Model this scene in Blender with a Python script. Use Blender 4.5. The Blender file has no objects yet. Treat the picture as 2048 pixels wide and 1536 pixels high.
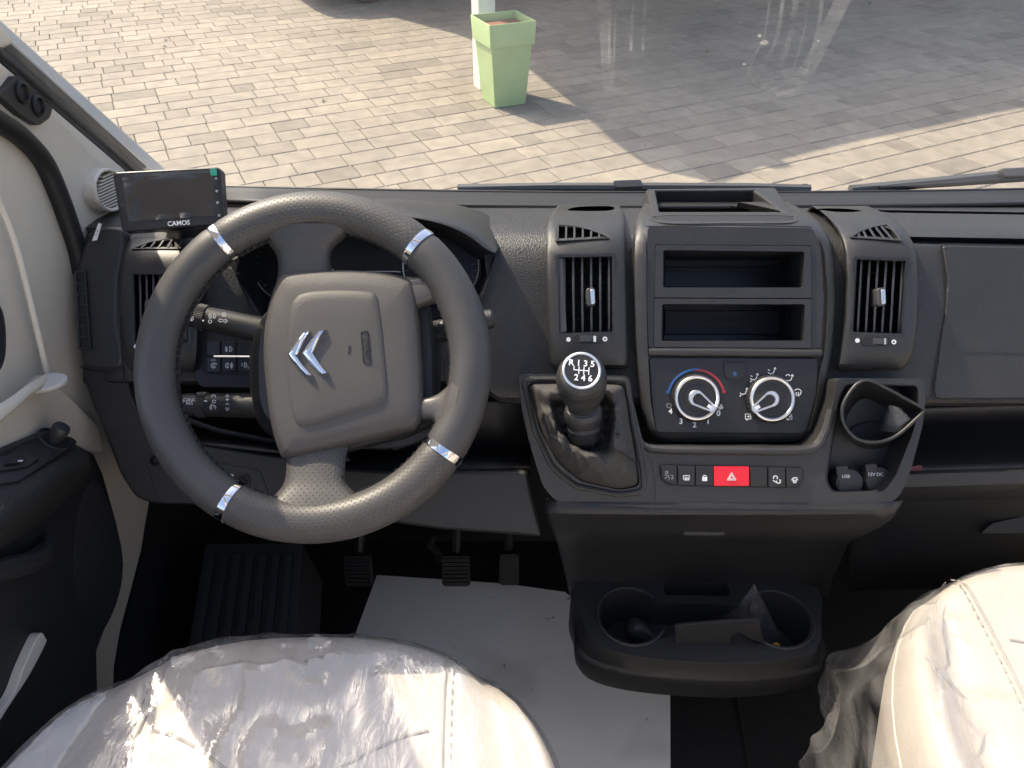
import bpy, bmesh, math, random
from mathutils import Vector, Matrix
from mathutils import noise as mnoise
random.seed(7)
SC = bpy.context.scene
COL = SC.collection
rad = math.radians

# ------------------------------------------------------------------ camera, sky, sun, exposure
PITCH = 37.7
F = 1560.0                       # focal length in pixels of the 2048 px wide picture
CAMH = 1.92
cam_d = bpy.data.cameras.new('camera')
cam_d.sensor_width = 36.0
cam_d.lens = 36.0 * F / 2048.0
cam_d.clip_start = 0.02
cam_d.clip_end = 2000
cam = bpy.data.objects.new('camera', cam_d)
COL.objects.link(cam)
cam.location = (0, 0, CAMH)
cam.rotation_euler = (rad(90 - PITCH), 0, 0)
SC.camera = cam

SUN_DIR = Vector((.375, -.310, -.593)).normalized()      # the way the light travels
world = bpy.data.worlds.new('World')
SC.world = world
world.use_nodes = True
wn = world.node_tree
sky = wn.nodes.new('ShaderNodeTexSky')
sky.sky_type = 'NISHITA'
sky.sun_disc = False
sky.sun_elevation = rad(50.5)
sky.sun_rotation = rad(-50.4)
sky.air_density = 1.0
sky.dust_density = 4.0
wn.links.new(sky.outputs[0], wn.nodes['Background'].inputs[0])
wn.nodes['Background'].inputs[1].default_value = 0.15
sun_d = bpy.data.lights.new('sun', 'SUN')
sun_d.energy = 3.2
sun_d.angle = rad(0.55)
sun_d.color = (1.0, 0.87, 0.68)
sun = bpy.data.objects.new('sun', sun_d)
COL.objects.link(sun)
sun.rotation_euler = SUN_DIR.to_track_quat('-Z', 'Y').to_euler()
SC.view_settings.view_transform = 'Standard'
SC.view_settings.look = 'None'
SC.view_settings.exposure = 1.2
SC.view_settings.gamma = 1.0
SC.cycles.adaptive_threshold = 0.02
SC.cycles.max_bounces = 6
SC.cycles.diffuse_bounces = 3
SC.cycles.glossy_bounces = 3
SC.cycles.transparent_max_bounces = 24

# ------------------------------------------------------------------ helpers
CP, SP = math.cos(rad(PITCH)), math.sin(rad(PITCH))
EYE = Vector((0, 0, CAMH))
RT = Vector((1, 0, 0))
UP = Vector((0, SP, CP))         # up in the plane of the facia
NV = Vector((0, -CP, SP))        # out of the facia, towards the driver


def P(px, py, D):
    """A point of the tilted facia: position in the facia's plane and the distance of that plane."""
    return EYE + RT * ((px - 1024) / F * D) + UP * ((768 - py) / F * D) - NV * D


def ray(px, py):
    return RT * ((px - 1024) / F) + UP * ((768 - py) / F) - NV


def hz(px, py, z):
    r = ray(px, py)
    return EYE + r * ((z - CAMH) / r.z)


def hx(px, py, x):
    r = ray(px, py)
    return EYE + r * (x / r.x)


def hy(px, py, y):
    r = ray(px, py)
    return EYE + r * (y / r.y)


def lerp(a, b, t):
    return a + (b - a) * t


def spl(pts, n=6, closed=False):
    """Catmull-Rom through points (tuples of any length or Vectors)."""
    pts = [Vector(p) for p in pts]
    out = []
    N = len(pts)
    segs = N if closed else N - 1
    for i in range(segs):
        p1, p2 = pts[i], pts[(i + 1) % N]
        p0 = pts[(i - 1) % N] if closed or i > 0 else p1 * 2 - p2
        p3 = pts[(i + 2) % N] if closed or i + 2 < N else p2 * 2 - p1
        for k in range(n):
            t = k / n
            out.append(.5 * ((2 * p1) + (p2 - p0) * t + (2 * p0 - 5 * p1 + 4 * p2 - p3) * t * t + (3 * p1 - p0 - 3 * p2 + p3) * t ** 3))
    if not closed:
        out.append(pts[-1])
    return out


def rpoly(pts, r=6, n=4):
    """Round the corners of a 2-D polygon."""
    pts = [Vector(p) for p in pts]
    out = []
    N = len(pts)
    for i in range(N):
        a, b, c = pts[i - 1], pts[i], pts[(i + 1) % N]
        u, v = (a - b), (c - b)
        k = min(r, u.length * .45, v.length * .45)
        p0, p1 = b + u.normalized() * k, b + v.normalized() * k
        for j in range(n + 1):
            t = j / n
            out.append(p0 * (1 - t) ** 2 + b * 2 * t * (1 - t) + p1 * t * t)
    return out


def box2(x0, y0, x1, y1):
    return [(x0, y0), (x1, y0), (x1, y1), (x0, y1)]


class MB:
    def __init__(s):
        s.bm = bmesh.new()

    def grid(s, rows, cu=False, cv=False):
        vs = [[s.bm.verts.new(p) for p in r] for r in rows]
        nr, nc = len(vs), len(vs[0])
        for i in range(nr if cu else nr - 1):
            for j in range(nc if cv else nc - 1):
                q = (vs[i][j], vs[i][(j + 1) % nc], vs[(i + 1) % nr][(j + 1) % nc], vs[(i + 1) % nr][j])
                if len(set(q)) == 4:
                    try:
                        s.bm.faces.new(q)
                    except ValueError:
                        pass
        return vs

    def fan(s, loop):
        try:
            s.bm.faces.new(loop)
        except ValueError:
            pass

    def prism(s, loop, vec, holes=()):
        """Closed solid: the outline (and hole outlines) swept along vec."""
        tops = []
        edges = []
        for lp in [loop] + list(holes):
            vs = [s.bm.verts.new(p) for p in lp]
            tops.append(vs)
            for i in range(len(vs)):
                edges.append(s.bm.edges.new((vs[i], vs[(i + 1) % len(vs)])))
        if holes:
            res = bmesh.ops.triangle_fill(s.bm, edges=edges, use_beauty=True, use_dissolve=False)
            faces = [g for g in res['geom'] if isinstance(g, bmesh.types.BMFace)]
        else:
            faces = [s.bm.faces.new(tops[0])]
        mp = {}
        for vs in tops:
            for v in vs:
                mp[v] = s.bm.verts.new(v.co + vec)
        for f in faces:
            try:
                s.bm.faces.new([mp[v] for v in reversed(f.verts)])
            except ValueError:
                pass
        for vs in tops:
            for i in range(len(vs)):
                a, b = vs[i], vs[(i + 1) % len(vs)]
                s.bm.faces.new((b, a, mp[a], mp[b]))
        return s

    def box(s, c, ax, ay, az):
        c = Vector(c)
        lp = [c + ax * i + ay * j - az for i, j in ((-1, -1), (1, -1), (1, 1), (-1, 1))]
        return s.prism(lp, az * 2)

    def tube(s, path, r, seg=12, closed=False, caps=True, flat=1.0, ref=None):
        path = [Vector(p) for p in path]
        N = len(path)
        rows = []
        prev = None
        for i, p in enumerate(path):
            a = path[(i - 1) % N] if closed or i > 0 else p
            b = path[(i + 1) % N] if closed or i < N - 1 else p
            t = (b - a).normalized()
            rf = ref or (prev if prev is not None else (Vector((0, 0, 1)) if abs(t.z) < .9 else Vector((1, 0, 0))))
            n1 = (rf - t * rf.dot(t)).normalized()
            n2 = t.cross(n1)
            prev = n1
            rr = r[i] if isinstance(r, (list, tuple)) else r
            rows.append([p + (n1 * math.cos(2 * math.pi * k / seg) * flat + n2 * math.sin(2 * math.pi * k / seg)) * rr for k in range(seg)])
        vs = s.grid(rows, cu=closed, cv=True)
        if caps and not closed:
            s.fan(list(reversed(vs[0])))
            s.fan(vs[-1])
        return s

    def lathe(s, c, axis, prof, seg=32, ref=None, cap0=True, cap1=True):
        """prof: (radius, height along axis) pairs."""
        axis = Vector(axis).normalized()
        rf = ref or (Vector((1, 0, 0)) if abs(axis.x) < .9 else Vector((0, 1, 0)))
        n1 = (rf - axis * rf.dot(axis)).normalized()
        n2 = axis.cross(n1)
        rows = [[Vector(c) + axis * h + (n1 * math.cos(2 * math.pi * k / seg) + n2 * math.sin(2 * math.pi * k / seg)) * max(r, 1e-5) for k in range(seg)] for r, h in prof]
        vs = s.grid(rows, cv=True)
        if cap0:
            s.fan(list(reversed(vs[0])))
        if cap1:
            s.fan(vs[-1])
        return s

    def build(s, name, mat, parent=None, bevel=0, seg=2, smooth=True, angle=35, sub=0, solid=0, recalc=True):
        bmesh.ops.remove_doubles(s.bm, verts=s.bm.verts, dist=1e-6)
        if recalc:
            bmesh.ops.recalc_face_normals(s.bm, faces=s.bm.faces)
        me = bpy.data.meshes.new(name)
        s.bm.to_mesh(me)
        s.bm.free()
        o = bpy.data.objects.new(name, me)
        COL.objects.link(o)
        me.materials.append(M[mat] if isinstance(mat, str) else mat)
        if smooth:
            me.polygons.foreach_set('use_smooth', [True] * len(me.polygons))
            me.set_sharp_from_angle(angle=rad(angle))
        if solid:
            m = o.modifiers.new('solid', 'SOLIDIFY')
            m.thickness = solid
            m.offset = -1
        if bevel:
            m = o.modifiers.new('bevel', 'BEVEL')
            m.width = bevel
            m.segments = seg
            m.limit_method = 'ANGLE'
            m.angle_limit = rad(40)
            m.harden_normals = smooth
        if sub:
            m = o.modifiers.new('sub', 'SUBSURF')
            m.levels = m.render_levels = sub
        if parent is not None:
            o.parent = parent
        return o


def tag(o, label=None, cat=None, group=None, kind=None):
    if label:
        o['label'] = label
    if cat:
        o['category'] = cat
    if group:
        o['group'] = group
    if kind:
        o['kind'] = kind
    return o


def thing(name, label, cat, group=None, kind=None):
    """An Empty that parents its parts (parts are built in world coordinates)."""
    o = bpy.data.objects.new(name, None)
    o.empty_display_size = .05
    COL.objects.link(o)
    return tag(o, label, cat, group, kind)


def cut(o, cutters, self_=False):
    """Cut the solids out of o for good."""
    for m in list(o.modifiers):
        if m.type in ('BEVEL', 'SUBSURF'):
            o.modifiers.remove(m)
    for c in cutters:
        m = o.modifiers.new('cut', 'BOOLEAN')
        m.operation = 'DIFFERENCE'
        m.solver = 'EXACT'
        m.use_self = self_
        m.object = c
    dg = bpy.context.evaluated_depsgraph_get()
    me = bpy.data.meshes.new_from_object(o.evaluated_get(dg))
    o.modifiers.clear()
    o.data = me
    me.polygons.foreach_set('use_smooth', [True] * len(me.polygons))
    me.set_sharp_from_angle(angle=rad(35))
    for c in cutters:
        bpy.data.objects.remove(c)
    return o


def slab(name, pts, D, t, mat, parent, bevel=.0012, holes=(), seg=2, back=None, smooth=True):
    """A plate in the facia's plane: outline in facia coordinates, front at distance D, t thick."""
    m = MB()
    m.prism([P(x, y, D) for x, y in pts], -NV * t, [[P(x, y, D) for x, y in h] for h in holes])
    return m.build(name, mat, parent, bevel=bevel, seg=seg, smooth=smooth)


def cutbox(pts, D0, D1, Dr=.953):
    """Solid to cut with: outline given where it meets the surface at distance Dr, reaching from D0 to D1."""
    m = MB()
    m.prism([P(x, y, Dr) + NV * (Dr - D0) for x, y in pts], -NV * (D1 - D0))
    return m.build('cutter', 'black', smooth=False)


def strokes(name, lines, w, D, mat, parent, t=.0004):
    """Printed marks: thin raised ribbons along polylines given in facia coordinates."""
    m = MB()
    for ln in lines:
        ln = [Vector(p) for p in ln]
        L, R = [], []
        for i, p in enumerate(ln):
            a, b = ln[max(i - 1, 0)], ln[min(i + 1, len(ln) - 1)]
            d = (b - a)
            d = d.normalized() if d.length > 0 else Vector((1, 0))
            n = Vector((-d.y, d.x)) * w / 2
            L.append(p + n)
            R.append(p - n)
        lp = L + R[::-1]
        m.prism([P(q.x, q.y, D) for q in lp], -NV * t)
    return m.build(name, mat, parent, smooth=False)


def arc(cx, cy, r, a0, a1, n=16):
    return [(cx + r * math.cos(rad(lerp(a0, a1, i / n))), cy + r * math.sin(rad(lerp(a0, a1, i / n)))) for i in range(n + 1)]


def circ(cx, cy, r, n=24):
    return arc(cx, cy, r, 0, 360, n)[:-1]


def text(name, body, c, right, up, size, mat, parent, ext=.0002, align='CENTER', bold=0.0):
    cu = bpy.data.curves.new('lettering', 'FONT')
    cu.body = body
    cu.size = size
    cu.align_x = align
    cu.align_y = 'CENTER'
    cu.extrude = ext
    cu.offset = bold
    cu.resolution_u = 3
    o = bpy.data.objects.new('lettering', cu)
    COL.objects.link(o)
    dg = bpy.context.evaluated_depsgraph_get()
    me = bpy.data.meshes.new_from_object(o.evaluated_get(dg))
    bpy.data.objects.remove(o)
    right, up = Vector(right).normalized(), Vector(up).normalized()
    nn = right.cross(up)
    mt = Matrix((right, up, nn)).transposed().to_4x4()
    mt.translation = c
    me.transform(mt)
    me.materials.clear()
    me.materials.append(M[mat])
    r = bpy.data.objects.new(name, me)
    COL.objects.link(r)
    if parent is not None:
        r.parent = parent
    return r


def ptext(name, body, px, py, D, hpx, mat, parent, ang=0, bold=0.0):
    a = rad(ang)
    r = RT * math.cos(a) + UP * math.sin(a)
    u = -RT * math.sin(a) + UP * math.cos(a)
    return text(name, body, P(px, py, D), r, u, hpx * 1.35 * D / F, mat, parent, bold=bold)


# ------------------------------------------------------------------ materials
M = {}


def mat(name, col, rough=.5, bump=0.0, bscale=400, spec=.5, metal=0.0, var=0.0, vscale=8, coat=0.0, kind='noise', dist=.001):
    m = bpy.data.materials.new(name)
    m.use_nodes = True
    nt = m.node_tree
    b = nt.nodes['Principled BSDF']
    b.inputs['Base Color'].default_value = (*col, 1)
    b.inputs['Roughness'].default_value = rough
    b.inputs['Metallic'].default_value = metal
    b.inputs['Specular IOR Level'].default_value = spec
    b.inputs['Coat Weight'].default_value = coat
    tc = nt.nodes.new('ShaderNodeTexCoord')
    if bump:
        if kind == 'noise':
            t = nt.nodes.new('ShaderNodeTexNoise')
            t.inputs['Scale'].default_value = bscale
            t.inputs['Detail'].default_value = 3
            out = t.outputs['Fac']
        else:
            t = nt.nodes.new('ShaderNodeTexVoronoi')
            t.feature = 'F1'
            t.inputs['Scale'].default_value = bscale
            out = t.outputs['Distance']
        nt.links.new(tc.outputs['Object'], t.inputs['Vector'])
        bp = nt.nodes.new('ShaderNodeBump')
        bp.inputs['Strength'].default_value = bump
        bp.inputs['Distance'].default_value = dist
        nt.links.new(out, bp.inputs['Height'])
        nt.links.new(bp.outputs[0], b.inputs['Normal'])
    if var:
        n2 = nt.nodes.new('ShaderNodeTexNoise')
        n2.inputs['Scale'].default_value = vscale
        n2.inputs['Detail'].default_value = 5
        nt.links.new(tc.outputs['Object'], n2.inputs['Vector'])
        mr = nt.nodes.new('ShaderNodeMapRange')
        mr.inputs[1].default_value = .3
        mr.inputs[2].default_value = .7
        mr.inputs[3].default_value = 1 - var
        mr.inputs[4].default_value = 1 + var
        nt.links.new(n2.outputs['Fac'], mr.inputs[0])
        mx = nt.nodes.new('ShaderNodeVectorMath')
        mx.operation = 'SCALE'
        mx.inputs[0].default_value = col
        nt.links.new(mr.outputs[0], mx.inputs['Scale'])
        nt.links.new(mx.outputs[0], b.inputs['Base Color'])
        mr2 = nt.nodes.new('ShaderNodeMapRange')
        mr2.inputs[3].default_value = rough - .06
        mr2.inputs[4].default_value = rough + .08
        nt.links.new(n2.outputs['Fac'], mr2.inputs[0])
        nt.links.new(mr2.outputs[0], b.inputs['Roughness'])
    M[name] = m
    return m


mat('black', (.012, .012, .013), .6)
mat('dash', (.027, .0265, .0265), .36, bump=.6, bscale=650, kind='vor', var=.10, vscale=14, dist=.0012)
mat('dash_smooth', (.024, .024, .025), .37, bump=.25, bscale=900, var=.08, vscale=20)
mat('stack', (.029, .0282, .0278), .33, bump=.7, bscale=1100, var=.08, vscale=25, dist=.0006)
mat('panel_black', (.014, .014, .015), .38, bump=.1, bscale=1200)
mat('dark_trim', (.018, .018, .0188), .48, bump=.3, bscale=700, var=.1)
mat('vent_black', (.02, .02, .021), .4)
mat('slat', (.05, .05, .052), .38)
mat('rubber', (.013, .013, .014), .62, bump=.2, bscale=300, var=.15)
mat('seal', (.008, .008, .009), .55)
mat('leather_smooth', (.052, .050, .049), .48, bump=.12, bscale=1200, kind='vor', var=.06, vscale=30)
mat('airbag', (.066, .061, .057), .50, bump=.3, bscale=1000, kind='vor', var=.04, dist=.001)
mat('spoke_grey', (.075, .070, .066), .40, bump=.15, bscale=1200, var=.05)
mat('gaiter', (.05, .047, .045), .8, bump=.2, bscale=420, kind='vor')
mat('knob_black', (.03, .03, .031), .45, bump=.4, bscale=700, kind='vor', dist=.0008)
mat('chrome', (.82, .82, .84), .07, metal=1.0)
mat('satin', (.80, .785, .76), .34, metal=1.0)
mat('white_print', (.72, .74, .76), .5)
mat('grey_print', (.28, .28, .28), .5)
mat('blue_print', (.03, .12, .35), .5)
mat('red_print', (.35, .03, .04), .5)
mat('red_button', (.75, .012, .03), .35)
mat('beige', (.60, .535, .44), .5, bump=.15, bscale=700, var=.05, vscale=5)
mat('beige_light', (.66, .60, .51), .45, bump=.1, bscale=700, var=.04)
mat('body_paint', (.55, .56, .56), .3, coat=.5)
mat('white_plastic', (.5, .485, .45), .4)
mat('seat', (.53, .475, .41), .5, bump=.3, bscale=330, kind='vor', var=.05, dist=.0006)
mat('thread', (.03, .028, .026), .8)
mat('thread_light', (.36, .33, .29), .8)
mat('screen', (.012, .010, .010), .06, spec=.7)
mat('monitor_case', (.02, .02, .024), .3)
mat('teal', (.0, .25, .17), .5)
mat('label_white', (.72, .72, .70), .5)
mat('planter', (.40, .53, .25), .38, bump=.15, bscale=60, var=.06, vscale=6)
mat('soil', (.24, .11, .07), .95, bump=.6, bscale=60, var=.3)
mat('post_white', (.72, .70, .63), .5, var=.08, vscale=12)
mat('roof_sheet', (.45, .45, .45), .5)
mat('tyre', (.02, .02, .02), .7)
mat('car_paint', (.03, .032, .036), .2, coat=1.0)
mat('car_glass', (.01, .012, .014), .05)
mat('wiper', (.075, .078, .082), .45)
mat('card', (.02, .02, .022), .55, var=.1)
mat('amber', (.45, .22, .03), .5)
mat('bounce_pale', (.55, .47, .36), .5, var=.1)
mat('bounce_white', (.80, .79, .77), .5, var=.03)
mat('cowl', (.03, .031, .034), .5, var=.2)


def leather_perf():
    """Perforated leather: rows of punched holes laid out along the rim (UV in metres)."""
    m = mat('leather_perf', (.062, .058, .054), .46)
    nt = m.node_tree
    b = nt.nodes['Principled BSDF']
    uv = nt.nodes.new('ShaderNodeUVMap')
    v = nt.nodes.new('ShaderNodeTexVoronoi')
    v.inputs['Scale'].default_value = 210
    v.inputs['Randomness'].default_value = 0
    mp = nt.nodes.new('ShaderNodeMapping')
    mp.inputs['Rotation'].default_value = (0, 0, rad(45))
    nt.links.new(uv.outputs[0], mp.inputs[0])
    nt.links.new(mp.outputs[0], v.inputs['Vector'])
    mr = nt.nodes.new('ShaderNodeMapRange')
    mr.inputs[1].default_value = .10
    mr.inputs[2].default_value = .20
    nt.links.new(v.outputs['Distance'], mr.inputs[0])
    mx = nt.nodes.new('ShaderNodeMix')
    mx.data_type = 'RGBA'
    mx.inputs['A'].default_value = (.035, .032, .03, 1)
    mx.inputs['B'].default_value = (.062, .058, .054, 1)
    nt.links.new(mr.outputs[0], mx.inputs['Factor'])
    nt.links.new(mx.outputs['Result'], b.inputs['Base Color'])
    bp = nt.nodes.new('ShaderNodeBump')
    bp.inputs['Strength'].default_value = .5
    bp.inputs['Distance'].default_value = .001
    nt.links.new(mr.outputs[0], bp.inputs['Height'])
    nt.links.new(bp.outputs[0], b.inputs['Normal'])


leather_perf()


def paver_mat():
    m = mat('paver', (.4, .36, .30), .85)
    nt = m.node_tree
    b = nt.nodes['Principled BSDF']
    oi = nt.nodes.new('ShaderNodeObjectInfo')
    ge = nt.nodes.new('ShaderNodeNewGeometry')
    ad = nt.nodes.new('ShaderNodeMath')
    ad.operation = 'ADD'
    nt.links.new(oi.outputs['Random'], ad.inputs[0])
    nt.links.new(ge.outputs['Random Per Island'], ad.inputs[1])
    fr = nt.nodes.new('ShaderNodeMath')
    fr.operation = 'FRACT'
    nt.links.new(ad.outputs[0], fr.inputs[0])
    cr = nt.nodes.new('ShaderNodeValToRGB')
    cr.color_ramp.elements[0].color = (.19, .166, .135, 1)
    cr.color_ramp.elements[1].color = (.285, .247, .195, 1)
    e = cr.color_ramp.elements.new(.25)
    e.color = (.245, .213, .172, 1)
    e = cr.color_ramp.elements.new(.8)
    e.color = (.262, .229, .185, 1)
    nt.links.new(fr.outputs[0], cr.inputs[0])
    tc = nt.nodes.new('ShaderNodeTexCoord')
    ge2 = nt.nodes.new('ShaderNodeNewGeometry')
    n = nt.nodes.new('ShaderNodeTexNoise')
    n.inputs['Scale'].default_value = 9
    n.inputs['Detail'].default_value = 7
    nt.links.new(ge2.outputs['Position'], n.inputs['Vector'])
    n3 = nt.nodes.new('ShaderNodeTexNoise')
    n3.inputs['Scale'].default_value = .9
    n3.inputs['Detail'].default_value = 4
    nt.links.new(ge2.outputs['Position'], n3.inputs['Vector'])
    mr = nt.nodes.new('ShaderNodeMapRange')
    mr.inputs[1].default_value, mr.inputs[2].default_value = .3, .7
    mr.inputs[3].default_value, mr.inputs[4].default_value = .84, 1.12
    nt.links.new(n.outputs['Fac'], mr.inputs[0])
    mr3 = nt.nodes.new('ShaderNodeMapRange')
    mr3.inputs[1].default_value, mr3.inputs[2].default_value = .35, .65
    mr3.inputs[3].default_value, mr3.inputs[4].default_value = .88, 1.08
    nt.links.new(n3.outputs['Fac'], mr3.inputs[0])
    mu = nt.nodes.new('ShaderNodeMath')
    mu.operation = 'MULTIPLY'
    nt.links.new(mr.outputs[0], mu.inputs[0])
    nt.links.new(mr3.outputs[0], mu.inputs[1])
    sc = nt.nodes.new('ShaderNodeVectorMath')
    sc.operation = 'SCALE'
    nt.links.new(cr.outputs[0], sc.inputs[0])
    nt.links.new(mu.outputs[0], sc.inputs['Scale'])
    nt.links.new(sc.outputs[0], b.inputs['Base Color'])
    nb = nt.nodes.new('ShaderNodeTexNoise')
    nb.inputs['Scale'].default_value = 160
    nb.inputs['Detail'].default_value = 4
    nt.links.new(ge2.outputs['Position'], nb.inputs['Vector'])
    bp = nt.nodes.new('ShaderNodeBump')
    bp.inputs['Strength'].default_value = .35
    bp.inputs['Distance'].default_value = .004
    nt.links.new(nb.outputs['Fac'], bp.inputs['Height'])
    nt.links.new(bp.outputs[0], b.inputs['Normal'])


paver_mat()
mat('joint_sand', (.13, .11, .085), .95, bump=.5, bscale=80, var=.3, vscale=20)


def glassy(name, tint, ior, rough, dust, dust_scale, film=False):
    """Thin clear sheet: straight transmission, Fresnel reflection and a little pale dust or haze."""
    m = bpy.data.materials.new(name)
    m.use_nodes = True
    nt = m.node_tree
    nt.nodes.clear()
    out = nt.nodes.new('ShaderNodeOutputMaterial')
    tr = nt.nodes.new('ShaderNodeBsdfTransparent')
    tr.inputs[0].default_value = (*tint, 1)
    gl = nt.nodes.new('ShaderNodeBsdfGlossy')
    gl.inputs['Roughness'].default_value = rough
    # Schlick reflectance that is the same from both sides of the sheet
    ge = nt.nodes.new('ShaderNodeNewGeometry')
    dt = nt.nodes.new('ShaderNodeVectorMath')
    dt.operation = 'DOT_PRODUCT'
    nt.links.new(ge.outputs['Normal'], dt.inputs[0])
    nt.links.new(ge.outputs['Incoming'], dt.inputs[1])
    def mth(op, a, b=None):
        n_ = nt.nodes.new('ShaderNodeMath')
        n_.operation = op
        for i_, v_ in enumerate((a, b)):
            if v_ is None:
                continue
            if isinstance(v_, (int, float)):
                n_.inputs[i_].default_value = v_
            else:
                nt.links.new(v_, n_.inputs[i_])
        return n_.outputs[0]
    f0 = ((ior - 1) / (ior + 1)) ** 2
    fac = mth('ADD', mth('MULTIPLY', mth('POWER', mth('SUBTRACT', 1.0, mth('ABSOLUTE', dt.outputs['Value'])), 5.0), 1 - f0), f0)
    m1 = nt.nodes.new('ShaderNodeMixShader')
    nt.links.new(fac, m1.inputs[0])
    nt.links.new(tr.outputs[0], m1.inputs[1])
    nt.links.new(gl.outputs[0], m1.inputs[2])
    df = nt.nodes.new('ShaderNodeBsdfDiffuse')
    df.inputs[0].default_value = (.8, .8, .8, 1)
    tl = nt.nodes.new('ShaderNodeBsdfTranslucent')
    tl.inputs[0].default_value = (.8, .8, .8, 1)
    md = nt.nodes.new('ShaderNodeMixShader')
    md.inputs[0].default_value = .5
    nt.links.new(df.outputs[0], md.inputs[1])
    nt.links.new(tl.outputs[0], md.inputs[2])
    tc = nt.nodes.new('ShaderNodeTexCoord')
    n = nt.nodes.new('ShaderNodeTexNoise')
    n.inputs['Scale'].default_value = dust_scale
    n.inputs['Detail'].default_value = 6
    if film:
        n.inputs['Distortion'].default_value = 1.5
        mp0 = nt.nodes.new('ShaderNodeMapping')
        mp0.inputs['Scale'].default_value = (2.2, .8, 1.2)
        mp0.inputs['Rotation'].default_value = (0, 0, .4)
        nt.links.new(tc.outputs['Object'], mp0.inputs[0])
        nt.links.new(mp0.outputs[0], n.inputs['Vector'])
    else:
        nt.links.new(tc.outputs['Object'], n.inputs['Vector'])
    mr = nt.nodes.new('ShaderNodeMapRange')
    mr.inputs[1].default_value, mr.inputs[2].default_value = .35, .75
    mr.inputs[3].default_value, mr.inputs[4].default_value = dust[0], dust[1]
    nt.links.new(n.outputs['Fac'], mr.inputs[0])
    m2 = nt.nodes.new('ShaderNodeMixShader')
    nt.links.new(mr.outputs[0], m2.inputs[0])
    nt.links.new(m1.outputs[0], m2.inputs[1])
    nt.links.new(md.outputs[0], m2.inputs[2])
    if film:
        bp = nt.nodes.new('ShaderNodeBump')
        bp.inputs['Strength'].default_value = .5
        bp.inputs['Distance'].default_value = .006
        n2 = nt.nodes.new('ShaderNodeTexNoise')
        n2.inputs['Scale'].default_value = 26
        n2.inputs['Detail'].default_value = 5
        n2.inputs['Distortion'].default_value = 1.2
        mp = nt.nodes.new('ShaderNodeMapping')
        mp.inputs['Scale'].default_value = (1.6, .7, 1)
        nt.links.new(tc.outputs['Object'], mp.inputs[0])
        nt.links.new(mp.outputs[0], n2.inputs['Vector'])
        nt.links.new(n2.outputs['Fac'], bp.inputs['Height'])
        nt.links.new(bp.outputs[0], gl.inputs['Normal'])
        nt.links.new(bp.outputs[0], dt.inputs[0])
    nt.links.new(m2.outputs[0], out.inputs[0])
    M[name] = m
    return m


glassy('glass', (.92, .935, .93), 1.45, .0, (.02, .065), 3)  # windscreen dust, thickened to veil and lighten the shaded paving behind it
glassy('film', (.965, .97, .975), 2.0, .08, (.01, .26), 7, film=True)
glassy('screen_film', (.97, .97, .97), 1.6, .03, (.0, .03), 20)
glassy('bag', (.93, .94, .96), 1.5, .06, (.05, .16), 30, film=True)
glassy('smear', (.985, .985, .985), 1.02, .3, (.0, .11), 18)

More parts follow.
